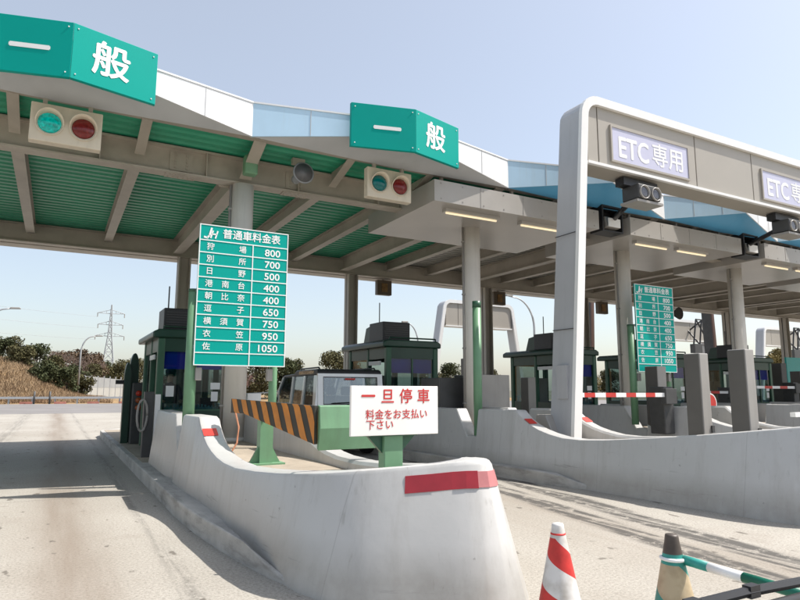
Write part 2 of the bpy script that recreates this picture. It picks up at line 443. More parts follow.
# ================================================================== SETTING
def sheet(name, x0, x1, y0, y1, z, mat):
    b = MB(); b.face([(x0, y0, z), (x1, y0, z), (x1, y1, z), (x0, y1, z)])
    return tag(b.build(name, mat), kind='structure')
sheet('ground', -1500, 1500, -300, 3000, -0.03, m_soil)
sheet('concrete_apron', -45, 75, -15, 44, 0.0, m_apron)
sheet('asphalt_road', -60, 130, 44, 72, 0.004, m_asph)

# hillside to the left behind the plaza
def hill_h(x, y):
    edge = max(0.0, min(1.0, (4.5 + 0.06 * (y - 75) - x) / 10.0))
    run = max(0.0, min(1.0, (y - 73.5) / 14.0))
    s = run * run * (3 - 2 * run)
    e = edge * edge * (3 - 2 * edge)
    return s * (1.0 + 3.6 * e + 0.06 * max(0, -x)) * (0.25 + 0.75 * e) - 0.02
hb = MB()
nx, ny = 70, 36
gv = [[None] * (ny + 1) for _ in range(nx + 1)]
for i in range(nx + 1):
    for j in range(ny + 1):
        x = -80 + 150 * i / nx; y = 73 + 70 * (j / ny) ** 1.5
        z = hill_h(x, y) + (random.uniform(-0.12, 0.12) if 0 < j else 0)
        gv[i][j] = hb.b.verts.new((x, y, z if j else -0.02))
for i in range(nx):
    for j in range(ny):
        hb.b.faces.new((gv[i][j], gv[i + 1][j], gv[i + 1][j + 1], gv[i][j + 1])).smooth = True
hill = tag(hb.build('hillside', M('hill_soil', (0.26, 0.17, 0.08), 0.95, 0.35, 0.3)), kind='structure')

# ------------------------------------------------------------------ toll islands (kerb + floor are setting, barrier a thing)
LEFT = [(12.1, 1.13), (10.2, 1.13), (9.87, .62), (9.56, .62), (9.5, 1.14), (8.46, 1.15), (8.42, 1.135), (8.36, 1.08), (8.25, 1.0), (8.1, .92), (7.9, .845), (7.65, .785), (7.35, .74), (7.0, .715)]
TOPL = [(-.80, y, z) for y, z in LEFT] + [(-0.8, 6.5, 0.715), (-0.753, 5.951, 0.741), (-0.706, 5.463, 0.778), (-0.649, 5.047, 0.817), (-0.571, 4.699, 0.855), (-0.457, 4.448, 0.889), (-0.309, 4.264, 0.916), (-0.132, 4.133, 0.939), (0.027, 4.021, 0.958), (0.149, 3.932, 0.976), (0.233, 3.876, 0.984), (0.303, 3.838, 0.986), (0.368, 3.824, 0.986), (0.424, 3.838, 0.986), (0.462, 3.88, 0.986), (0.485, 3.955, 0.984), (0.509, 4.114, 0.976), (0.57, 4.47, 0.917), (0.686, 5.047, 0.827), (0.776, 5.706, 0.757), (0.792, 6.4, 0.715)] + [(.80, y, z) for y, z in LEFT[::-1]]
NOSE0 = len(LEFT)
SPINE = [Vector((0, 12.2)), Vector((0, 6.2)), Vector((.10, 5.3)), Vector((.30, 4.35)), Vector((.36, 4.12))]
def barrier_path(ext):
    """top line of the wall: left side from its far end, round the prow and back along the right side; ext lengthens the prow"""
    st = lambda y: y if y >= 6.2 else 6.2 - (6.2 - y) * (1 + ext)
    P_ = [(x, st(y), z + (0.06 * max(0.0, 7.3 - st(y)) if ext else 0.0)) for x, y, z in TOPL]   # the longer walls climb towards their prow
    sp = [Vector((v.x, st(v.y))) for v in SPINE]
    N, I = [], []
    for i in range(len(P_)):
        p = Vector(P_[i][:2])
        t = (Vector(P_[min(len(P_) - 1, i + 1)][:2]) - Vector(P_[max(0, i - 1)][:2])).normalized()
        N.append(Vector((t.y, -t.x)))
        best = None
        for a, c in zip(sp[:-1], sp[1:]):
            u = max(0, min(1, (p - a).dot(c - a) / (c - a).length_squared)); q = a + (c - a) * u
            if best is None or (q - p).length < (best - p).length: best = q
        d_ = best - p
        I.append(p + d_.normalized() * min(0.27, d_.length * 0.97))
    for i in range(len(N)):
        if N[i].dot(Vector(P_[i][:2]) - I[i]) < 0: N[i] = -N[i]
    return P_, N, I
PATH, NRM, INN = barrier_path(0.0)
def bat_of(y):
    return 0.12 + 0.15 * max(0.0, min(1.0, (6.0 - y) / 1.6))
def outer_at(i, zz, d=0.0):
    x, y, z = PATH[i]; q = Vector((x, y)) + NRM[i] * (bat_of(TOPL[i][1]) * (z - zz) + d)
    return (q.x, q.y, zz)
def make_barrier(root):
    b = MB(); secs = []; rr = 0.035
    for i, (x, y, z) in enumerate(PATH):
        inn = INN[i]; p = Vector((x, y)); d_ = (inn - p)
        k1 = p + d_ * 0.14; k2 = p + d_ * 0.88
        low = inn + d_.normalized() * 0.02
        pts = [outer_at(i, -0.01), outer_at(i, z - rr), (p + (k1 - p) * 0.3).to_tuple() + (z - rr * 0.28,), (k1.x, k1.y, z),
               (k2.x, k2.y, z), (inn.x, inn.y, z - rr), (low.x, low.y, 0.18)]
        secs.append([b.b.verts.new(q) for q in pts])
    n = len(secs[0])
    for i in range(len(secs) - 1):
        for k in range(n - 1):
            b.b.faces.new((secs[i][k], secs[i][k + 1], secs[i + 1][k + 1], secs[i + 1][k]))
    b.b.faces.new(secs[0]); b.b.faces.new(secs[-1][::-1])
    o = b.build('barrier_wall', m_wall, root)
    for p in o.data.polygons: p.use_smooth = True
    o.data.set_sharp_from_angle(angle=R(30))
    return o
def strip_along(root, i0, i1, z0f, z1f, mat, name):
    b = MB(); rows = []
    for i in range(i0, i1 + 1):
        z = PATH[i][2]
        rows.append([b.b.verts.new(outer_at(i, z - zf, d)) for zf, d in ((z0f, -0.004), (z0f, 0.006), (z1f, 0.006), (z1f, -0.004))])
    for i in range(len(rows) - 1):
        for k in range(4):
            j = (k + 1) % 4
            b.b.faces.new((rows[i][k], rows[i][j], rows[i + 1][j], rows[i + 1][k]))
    b.b.faces.new(rows[0]); b.b.faces.new(rows[-1][::-1])
    return b.build(name, mat, root)

def kerb_poly(ext):
    f_ = 1.0 if ext == 0 else 0.45; y0 = 8.0
    left = [(-1.12, 22.0), (-1.11, 8.0), (-1.07, 7.0), (-1.0, 6.2), (-.93, 5.6), (-.85, 5.1), (-.76, 4.75), (-.6, 4.55), (-.3, 4.5), (0.3, 4.3)]
    right = [(.6, 4.4), (.8, 4.7), (.95, 5.2), (1.06, 5.8), (1.15, 6.6), (1.2, 8.0), (1.2, 22.0)]
    top = [(1.0, 22.7), (.5, 23.0), (0, 23.1), (-.5, 23.0), (-1.0, 22.7)]
    return [(x, y if y >= y0 else y0 - (y0 - y) * f_) for x, y in left + right + top]
m_fill = m_floor
def make_island(k, cx, dy, rot, ext):
    b = MB()
    poly = kerb_poly(ext)
    b.prism(poly, 'z', -0.02, 0.2)
    ys = [p[1] for p in poly]; ye = min(ys) + (0.45 if ext == 0 else 0.2)
    for v in b.b.verts:
        if v.co.z > 0.1 and v.co.y < ye + 0.75: v.co.z = 0.2 * max(0.08, (v.co.y - ye) / 0.75)
    o = b.build('island_kerb', m_kerb, None, (cx, dy, 0), rot, bevel=0.03)
    tag(o, kind='structure')
    b = MB()
    fl = [(-.66, 12.05), (-.66, 6.3), (-.5, 5.5), (-.2, 5.0), (.15, 4.6), (.4, 4.6), (.55, 5.4), (.66, 6.3), (.66, 12.05)]
    b.prism(fl, 'z', 0.15, 0.6)
    b.prism([(-1.0, 12.15), (1.0, 12.15), (1.0, 22.2), (-1.0, 22.2)], 'z', 0.1, 0.206)
    tag(b.build('island_floor', m_fill, None, (cx, dy, 0), rot), kind='structure')
ISL = [(2.46, 0.0), (7.97, 0.42), (13.1, 0.7), (17.95, 0.8), (22.8, 0.9), (27.6, 1.0)]
blabels = ['nearest white concrete barrier with a two-tone red reflector on its nose',
           'white concrete barrier at the foot of the portal leg and two tall cabinets',
           'white concrete barrier of the third island, round the second fare sign',
           'white concrete barrier of the fourth island, behind the red disc sign',
           'white concrete barrier of the fifth island, behind the white tee stand',
           'white concrete barrier of the sixth and farthest island, at the right edge']
first_bar = None
def build_barrier(k, loc, rot):
    root = thing('concrete_barrier', blabels[k], 'barrier', loc, rot, 'barriers round the toll islands')
    make_barrier(root)
    i0, i1, i2 = NOSE0 + 7, NOSE0 + 11, NOSE0 + 14
    rt = strip_along(root, i0, i1, 0.19, 0.07, m_red, 'reflector'); tag(rt, 'bright red reflector on the left of the nose')
    rp = strip_along(root, i1, i2, 0.185, 0.075, m_pink, 'reflector'); tag(rp, 'pink reflector on the tip of the nose')
    for sx in (-1, 1):
        b = MB()                                     # red patch on the step face
        xa, xb = sx * 0.79, sx * 0.61
        q = [(8.10, .92), (8.25, 1.0)]
        b.face([(xa, q[0][0] - .006, q[0][1] + .006), (xb, q[0][0] - .006, q[0][1] + .006), (xb, q[1][0] - .006, q[1][1] + .006), (xa, q[1][0] - .006, q[1][1] + .006)])
        b.build('step_reflector', m_redp, root)
    return root
for k, (cx, dy) in enumerate(ISL):
    ext, rot = (0.0, 0.0) if k == 0 else (0.40, R(2.5))
    PATH, NRM, INN = barrier_path(ext)
    loc = (cx + 9.7 * math.sin(rot), 9.7 + dy - 9.7 * math.cos(rot), 0)      # turned about the slot for the post
    make_island(k, loc[0], loc[1], rot, ext)
    if k == 0: build_barrier(0, loc, rot)
    elif k == 1: second_bar = build_barrier(1, loc, rot)
    else: dup(second_bar, loc, rot, blabels[k])

# ================================================================== CANOPY
XL, XR = -9.0, 42.0
canopy = thing('toll_canopy', 'long steel toll canopy with folded white fascia, its shaded folds coloured blue, and green ribbed underside', 'canopy', (2.6, 11.3, 0))
CX, CY = 2.6, 11.3
def cbuild(b, name, mat, **k):
    o = b.build(name, mat, canopy, **k); o.location = (-CX, -CY, 0); return o
def ibeam_x(b, y, z0, z1, x0=XL, x1=XR, w_=0.28, t=0.03):
    b.box(x0, x1, y - w_ / 2, y + w_ / 2, z0, z0 + t)
    b.box(x0, x1, y - 0.02, y + 0.02, z0 + t, z1 - t)
    b.box(x0, x1, y - w_ / 2, y + w_ / 2, z1 - t, z1)
def ibeam_y(b, x, y0, y1, z0, z1, w_=0.2, t=0.025):
    b.box(x - w_ / 2, x + w_ / 2, y0, y1, z0, z0 + t)
    b.box(x - 0.015, x + 0.015, y0, y1, z0 + t, z1 - t)
    b.box(x - w_ / 2, x + w_ / 2, y0, y1, z1 - t, z1)
# ribbed deck
def ribdeck(x0, x1, name, mat):
    b = MB(); y = 10.12; prof = []
    while y < 19.3:
        prof += [(y, 5.83), (y + 0.09, 5.83), (y + 0.12, 5.90), (y + 0.2, 5.90), (y + 0.23, 5.83)]; y += 0.25
    A = [b.b.verts.new((x0, p[0], p[1])) for p in prof]; B = [b.b.verts.new((x1, p[0], p[1])) for p in prof]
    for i in range(len(prof) - 1):
        if (Vector(prof[i]) - Vector(prof[i + 1])).length > 1e-5:
            b.b.faces.new((A[i], B[i], B[i + 1], A[i + 1]))
    bmesh.ops.remove_doubles(b.b, verts=b.b.verts, dist=1e-5)
    return cbuild(b, name, mat)
ribdeck(XL, 10.2, 'roof_deck', m_deck)
ribdeck(10.2, XR, 'roof_deck', m_deckg)
b = MB(); b.box(XL, XR, 10.15, 19.45, 5.93, 6.0); cbuild(b, 'roof_slab', m_roof)
b = MB(); ibeam_x(b, 11.3, 5.3, 5.8)
for i in range(30):
    x = XL + 0.6 + 1.755 * i
    b.box(x - 0.008, x + 0.008, 11.17, 11.43, 5.33, 5.77)
cbuild(b, 'main_beam', m_steel)
b = MB(); ibeam_x(b, 18.65, 5.3, 5.8); cbuild(b, 'main_beam', m_steel)
b = MB(); b.box(XL, XR, 10.1, 10.18, 5.79, 5.93); b.box(XL, XR, 10.18, 10.26, 5.79, 5.81); cbuild(b, 'edge_beam', m_steel)
b = MB(); b.box(XL, XR, 19.3, 19.5, 5.32, 6.05); b.box(XL, XR, 19.0, 19.3, 5.32, 5.35); cbuild(b, 'rear_gutter', m_steel)
b = MB(); b.tube([(XL, 18.95, 5.42), (XR, 18.95, 5.42)], 0.045, 8)
cbuild(b, 'drain_pipe', m_steel)
COLX = [-2.7, 2.83, 8.06, 12.95, 17.8, 22.7, 27.6, 32.5]
RCOL = [-2.4, 3.04, 8.4, 13.95, 18.9, 23.7, 28.5, 33.3]
x = COLX[0] - 1.75 * 3
rx = []
for i in range(len(COLX) - 1):
    st = (COLX[i + 1] - COLX[i]) / 3
    rx += [(COLX[i], True), (COLX[i] + st, False), (COLX[i] + 2 * st, False)]
rx = [(COLX[0] - 5.25, False), (COLX[0] - 3.5, False), (COLX[0] - 1.75, False)] + rx + [(COLX[-1], True), (34.3, False), (36.1, False), (37.9, False), (39.7, False)]
for x, big in rx:
    b = MB()
    z0 = 5.38 if big else 5.52
    ibeam_y(b, x, 11.46, 18.5, z0, 5.825, 0.26 if big else 0.2)
    # cantilever to the front edge, tapering
    wv = 0.11 if big else 0.08
    b.prism([(11.15, z0 + 0.02), (11.15, 5.825), (10.2, 5.825), (10.2, 5.80)], 'x', x - 0.012, x + 0.012)
    b.prism([(11.15, z0), (11.15, z0 + 0.02), (10.2, 5.80), (10.2, 5.78)], 'x', x - wv, x + wv)
    cbuild(b, 'rafter', m_steel)
for i, x in enumerate(COLX):
    b = MB(); b.tube([(x, 11.3, 0.15), (x, 11.3, 5.3)], 0.205, 28)
    o = cbuild(b, 'column', m_colm)
    c = MB(); c.tube([(x, 11.3, 0.58), (x, 11.3, 0.66)], 0.24, 28)
    c = c.build('base_collar', m_colm, o)
    c = MB(); c.tube([(x - 0.23, 11.28, 0.6), (x - 0.23, 11.28, 5.28)], 0.022, 8)
    for zz in (1.2, 2.4, 3.6, 4.8): c.box(x - 0.26, x - 0.19, 11.25, 11.31, zz, zz + 0.03)
    c.build('conduit', m_grey, o)
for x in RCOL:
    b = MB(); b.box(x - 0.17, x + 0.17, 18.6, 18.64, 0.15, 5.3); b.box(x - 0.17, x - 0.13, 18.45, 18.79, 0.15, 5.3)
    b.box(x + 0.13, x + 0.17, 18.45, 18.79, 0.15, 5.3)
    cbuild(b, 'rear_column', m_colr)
# downpipe boxes over columns
for x in COLX[1:4]:
    b = MB(); b.box(x - 0.12, x + 0.12, 10.72, 10.92, 5.36, 5.72); b.tube([(x, 10.82, 5.72), (x + 0.12, 10.5, 5.8)], 0.06, 10)
    cbuild(b, 'downpipe', m_green, bevel=0.03)
    b = MB(); b.tube([(x - 0.42, 11.55, 5.62), (x - 0.42, 11.55, 5.4), (x - 0.38, 11.52, 5.34), (x - 0.2, 11.45, 5.3)], 0.05, 10)
    cbuild(b, 'elbow_pipe', m_steel)
for sx in (1.7, 3.85, 7.0, 9.3):                    # splice plates with bolts on the front beam
    b = MB()
    b.box(sx - 0.2, sx + 0.2, 11.262, 11.279, 5.38, 5.72)
    b.box(sx - 0.26, sx + 0.26, 11.17, 11.43, 5.285, 5.298)
    for i in range(6):
        for j in range(2):
            b.box(sx - 0.22 + i * 0.085, sx - 0.195 + i * 0.085, 11.2 + j * 0.15, 11.225 + j * 0.15, 5.27, 5.286)
    for i in range(2):
        for j in range(5):
            b.box(sx - 0.12 + i * 0.2, sx - 0.09 + i * 0.2, 11.245, 11.263, 5.42 + j * 0.06, 5.445 + j * 0.06)
    cbuild(b, 'splice_plate', m_steel)
# folded fascia
PIT = 5.45
FZ0, FZ1 = 5.72, 6.31
AZ, AY = 6.06, 9.28                                     # the folds rise and lean out at the middle of each bay
def fas(x0, y0, zb0, x1, y1, zb1, mat):
    b = MB(); bk = 0.05
    v = [b.b.verts.new(p) for p in ((x0, y0, zb0), (x1, y1, zb1), (x1, y1, FZ1), (x0, y0, FZ1), (x0, y0 + bk, zb0), (x1, y1 + bk, zb1), (x1, y1 + bk, FZ1), (x0, y0 + bk, FZ1))]
    for q in ((0, 1, 2, 3), (4, 7, 6, 5), (0, 4, 5, 1), (1, 5, 6, 2), (2, 6, 7, 3), (3, 7, 4, 0)): b.b.faces.new([v[i] for i in q])
    o = cbuild(b, 'fascia_panel', mat)
    d = Vector((x1 - x0, y1 - y0)).normalized(); nn = Vector((d.y, -d.x)); c = nn * 0.012
    i0 = Vector((x0, y0)); i1 = Vector((x1, y1))
    t = MB(); t.prism([tuple(i0 + c), tuple(i1 + c), tuple(i1 + Vector((0, .07))), tuple(i0 + Vector((0, .07)))], 'z', FZ1 + 0.002, FZ1 + 0.03)
    t.build('top_trim', m_fasw, o)
    for q in (0.35, 0.7):
        m = i0.lerp(i1, q); zb_ = zb0 + (zb1 - zb0) * q
        s_ = MB(); s_.prism([tuple(m + nn * 0.001 - d * 0.006), tuple(m + nn * 0.005 - d * 0.006), tuple(m + nn * 0.005 + d * 0.006), tuple(m + nn * 0.001 + d * 0.006)], 'z', zb_ + 0.01, FZ1 - 0.01)
        s_.build('panel_joint', m_sofg, o)
RE = [-8.3, -2.85, 2.6, 8.05, 12.95, 17.75, 22.6, 27.45, 32.3, 37.15, 42.0]
for xr, xn in zip(RE[:-1], RE[1:]):
    ap = (xr + xn) / 2
    sof = m_sofb if xr >= 8 else m_sofg
    fas(xr, 9.9, FZ0, ap, AY, AZ, m_fasb)
    fas(ap, AY, AZ, xn, 9.9, FZ0, m_fasw)
    b = MB()
    R1, A_, R2, M_ = (xr + 0.02, 9.93, FZ0 + 0.012), (ap, AY + 0.03, AZ + 0.012), (xn - 0.02, 9.93, FZ0 + 0.012), (ap, 10.06, FZ0 + 0.012)
    b.face([R1, A_, M_]); b.face([A_, R2, M_])
    bmesh.ops.remove_doubles(b.b, verts=b.b.verts, dist=1e-5)
    bmesh.ops.solidify(b.b, geom=b.b.faces[:], thickness=0.012)
    cbuild(b, 'soffit_panel', sof)
    b = MB(); b.prism([(xr + 0.1, 9.98), (ap, AY + 0.07), (xn - 0.1, 9.98)], 'z', FZ1 - 0.05, FZ1 - 0.03)
    cbuild(b, 'fascia_lid', m_roof)
    b = MB()
    for q in (0.04, 0.34, 0.66):
        xx = xr + (xn - xr) * q
        b.box(xx - 0.04, xx + 0.04, 9.93, 10.1, 5.76, 5.9)
    cbuild(b, 'fascia_bracket', m_steel)
# white boxed ceilings over the electronic toll lanes
BOXES = [(6.19, 10.62), (11.65, 15.95), (17.0, 21.0), (22.0, 26.0), (27.0, 31.0)]
for bi, (x0, x1) in enumerate(BOXES):
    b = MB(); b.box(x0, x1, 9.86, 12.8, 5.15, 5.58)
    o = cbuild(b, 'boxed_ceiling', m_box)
    s_ = MB()
    n_ = 4
    for q in range(1, n_):
        xx = x0 + (x1 - x0) * q / n_
        s_.box(xx - 0.006, xx + 0.006, 9.855, 9.861, 5.16, 5.57)
    for q in range(9):
        for zz in (5.21, 5.52):
            xx = x0 + 0.15 + (x1 - x0 - 0.3) * q / 8
            s_.box(xx - 0.012, xx + 0.012, 9.854, 9.861, zz - 0.012, zz + 0.012)
    s_.build('joint_strip', m_grey, o)
    h_ = MB()
    for xx in (x0 + 0.4, (x0 + x1) / 2, x1 - 0.4):
        for yy in (10.24, 12.4): h_.box(xx - 0.03, xx + 0.03, yy - 0.03, yy + 0.03, 5.58, 5.84)
    h_.build('hanger', m_steel, o)
    if bi == 0: tubes = [(6.65, 8.0), (8.6, 9.95)]
    else:
        L_ = (x1 - x0); tubes = [(x0 + 0.55, x0 + 1.75), (x0 + 2.1, x0 + 3.3)]
    for (a, c) in tubes:
        f = MB(); f.box(a, c, 10.15, 10.3, 5.08, 5.148); f = f.build('light_fitting', m_box, o)
        t = MB(); t.tube([(a + 0.04, 10.225, 5.062), (c - 0.04, 10.225, 5.062)], 0.022, 10); t.build('fluorescent_tube', m_tube, f)
# small box over the gap left of the first ceiling
# ------------------------------------------------------------------ lane signs on the fascia
def lane_sign(ax, label):
    t = thing('lane_sign', label, 'sign', (ax, 9.02, 5.66), 0, 'lane signs on the fascia')
    for sx, nm, xa, ch in ((-1, 'left', 1.05, '一'), (1, 'right', 1.12, '般')):
        p = thing('sign_board', None, None); p.parent = t
        bpy.data.objects.remove(p)
    yend = 9.02
    sl = 0.27
    def board(x0, x1, f):
        b = MB()
        b.prism([(x0, f(x0)), (x1, f(x1)), (x1, f(x1) + 0.07), (x0, f(x0) + 0.07)], 'z', 0, 0.80)
        return b.build('sign_board', m_lane, t, bevel=0.006)
    L = board(-1.12, -0.001, lambda x: -x * sl)
    Rr = board(0.001, 1.12, lambda x: x * sl)
    for x0 in (-1.06, -0.06, 0.06, 1.06):
        bb = MB()
        for zz in (0.07, 0.73):
            y_ = abs(x0) * sl; bb.box(x0 - 0.008, x0 + 0.008, y_ - 0.01, y_ + 0.01, zz - 0.008, zz + 0.008)
        bb.build('bolts', m_white, L if x0 < 0 else Rr)
    a = math.atan(sl)
    lettering('lettering', [('一', 0, 0.12, 0.48, 0.022, 'C', 1.0, 0)], m_white, L, (-0.5, 0.5 * sl - 0.003, 0), -a)
    lettering('lettering', [('般', 0, 0.165, 0.49, 0.02, 'C', 1.0, 0)], m_white, Rr, (0.5, 0.5 * sl - 0.003, 0), a)
    return t
lane_sign(-0.13, 'large folded green lane sign reading 一般 at the left edge, above the lit green signal')
lane_sign(5.28, 'folded green lane sign reading 一般 in the middle of the fascia, above the dim signal')

def signal(x, label, lit):
    t = thing('lane_signal', label, 'traffic light', (x, 9.98, 5.05), 0, 'lane signals under the canopy edge')
    b = MB(); b.box(-0.47, 0.47, 0, 0.16, 0, 0.58); b.build('housing', m_cream, t, bevel=0.015)
    b = MB()
    for q in (-0.3, 0.3): b.box(q - 0.03, q + 0.03, 0.05, 0.11, 0.58, 0.72)
    b.build('hanger', m_steel, t)
    for cx, mt, nm in ((-0.22, m_lens_g if lit else m_lens_gd, 'green_lens'), (0.22, m_lens_r, 'red_lens')):
        b = MB(); b.lathe([(0.001, -0.055), (0.08, -0.045), (0.14, -0.02), (0.155, -0.003)], 28, (cx, 0.29), axis='y')
        b.build(nm, mt, t, smooth=True)
        b = MB()
        for ring in range(1):
            n = 28; prev = None
            for q in range(n + 1):
                a = 2 * math.pi * q / n
                # hood: long at the top, short at the bottom
                ln = 0.02 + 0.12 * max(0, math.sin(a)) ** 0.7
                pts = [b.b.verts.new((cx + rr * math.cos(a), yy, 0.29 + rr * math.sin(a))) for rr, yy in ((0.165, 0), (0.175, -ln), (0.19, -ln), (0.182, 0))]
                if prev:
                    for e in range(3): b.b.faces.new((prev[e], pts[e], pts[e + 1], prev[e + 1]))
                prev = pts
        b.build('visor', m_cream, t, smooth=True)
    return t
signal(-0.13, 'cream lane signal with the green lens lit, under the left lane sign', True)
signal(5.27, 'cream lane signal with both lenses dark, beside the white boxed ceiling', False)

# loudspeaker
t = thing('loudspeaker', 'grey horn loudspeaker hanging under the canopy edge between the two lane signals', 'loudspeaker', (3.72, 10.72, 5.72), 0)
b = MB(); b.lathe([(0.19, -0.28), (0.205, -0.27), (0.13, -0.16), (0.075, -0.05), (0.06, 0.0), (0.09, 0.02), (0.09, 0.16), (0.05, 0.2)], 28, (0, -0.27), axis='y')
o = b.build('horn', m_horn, t, smooth=True)
bpy.context.view_layer.update()
b = MB(); b.lathe([(0.178, -0.283), (0.12, -0.20), (0.05, -0.10), (0.001, -0.06)], 28, (0, -0.27), axis='y'); b.build('horn_mouth', M('horn_inner', (0.13, 0.13, 0.135), 0.4), t, smooth=True)
b = MB(); b.lathe([(0.001, -0.24), (0.035, -0.22), (0.05, -0.12)], 16, (0, -0.27), axis='y'); b.build('horn_driver', m_horn, t, smooth=True)
b = MB(); b.box(-0.12, 0.12, 0.0, 0.1, -0.02, 0.1); b.box(-0.02, 0.02, 0.02, 0.06, -0.2, 0.0); b.build('bracket', m_steel, t)

# signal boxes hanging under the rear beam
for i, (x, lb) in enumerate(((9.75, 'small dark box hanging under the rear beam above the second booth'), (14.75, 'small dark box hanging under the rear beam, left of the tall street lamp'), (20.3, 'small dark box hanging under the rear beam, behind the portal arch'))):
    t = thing('hanging_signal', lb, 'signal', (x, 18.9, 4.85), 0, 'boxes under the rear beam')
    b = MB(); b.box(-0.28, 0.28, -0.1, 0.1, -0.1, 0.42); b.build('housing', M('box_brown', (0.12, 0.09, 0.06), 0.5), t, bevel=0.02)
    b = MB(); b.box(-0.03, 0.03, -0.03, 0.03, 0.42, 0.6); b.build('hanger', m_steel, t)
    b = MB(); b.box(-0.12, 0.1, -0.125, -0.101, 0.0, 0.3); b.build('plate', M('plate_ochre', (0.22, 0.12, 0.04), 0.5, 0.4, 8), t)

# camera and floodlight gear in the gaps
def gear(x, lb):
    t = thing('floodlight', lb, 'floodlight', (x, 9.95, 5.15), 0, 'floodlights between the boxed ceilings')
    b = MB(); b.box(-0.32, 0.36, 0.3, 0.34, 0.0, 0.62); b.box(-0.32, -0.28, -0.05, 0.3, 0, 0.62); b.box(0.32, 0.36, -0.05, 0.3, 0, 0.62); b.box(-0.28, 0.32, -0.05, 0.3, 0.58, 0.62); b.box(-0.28, 0.32, -0.05, 0.3, 0.0, 0.03)
    b.build('frame', m_black, t)
    b = MB(); b.prism([(-0.1, 0.10), (0.18, 0.06), (0.2, 0.3), (-0.02, 0.36)], 'x', -0.22, 0.2); b.build('lamp_head', m_grey, t, bevel=0.01)
    b = MB(); b.box(-0.2, 0.18, -0.125, -0.1, 0.1, 0.3); b.build('lamp_glass', m_white, t)
for x, lb in ((11.1, 'floodlight in a black frame left of the second boxed ceiling, beside the portal leg'), (16.45, 'floodlight in a black frame between the second and third boxed ceilings'), (21.5, 'floodlight in a black frame past the third boxed ceiling')):
    gear(x, lb)

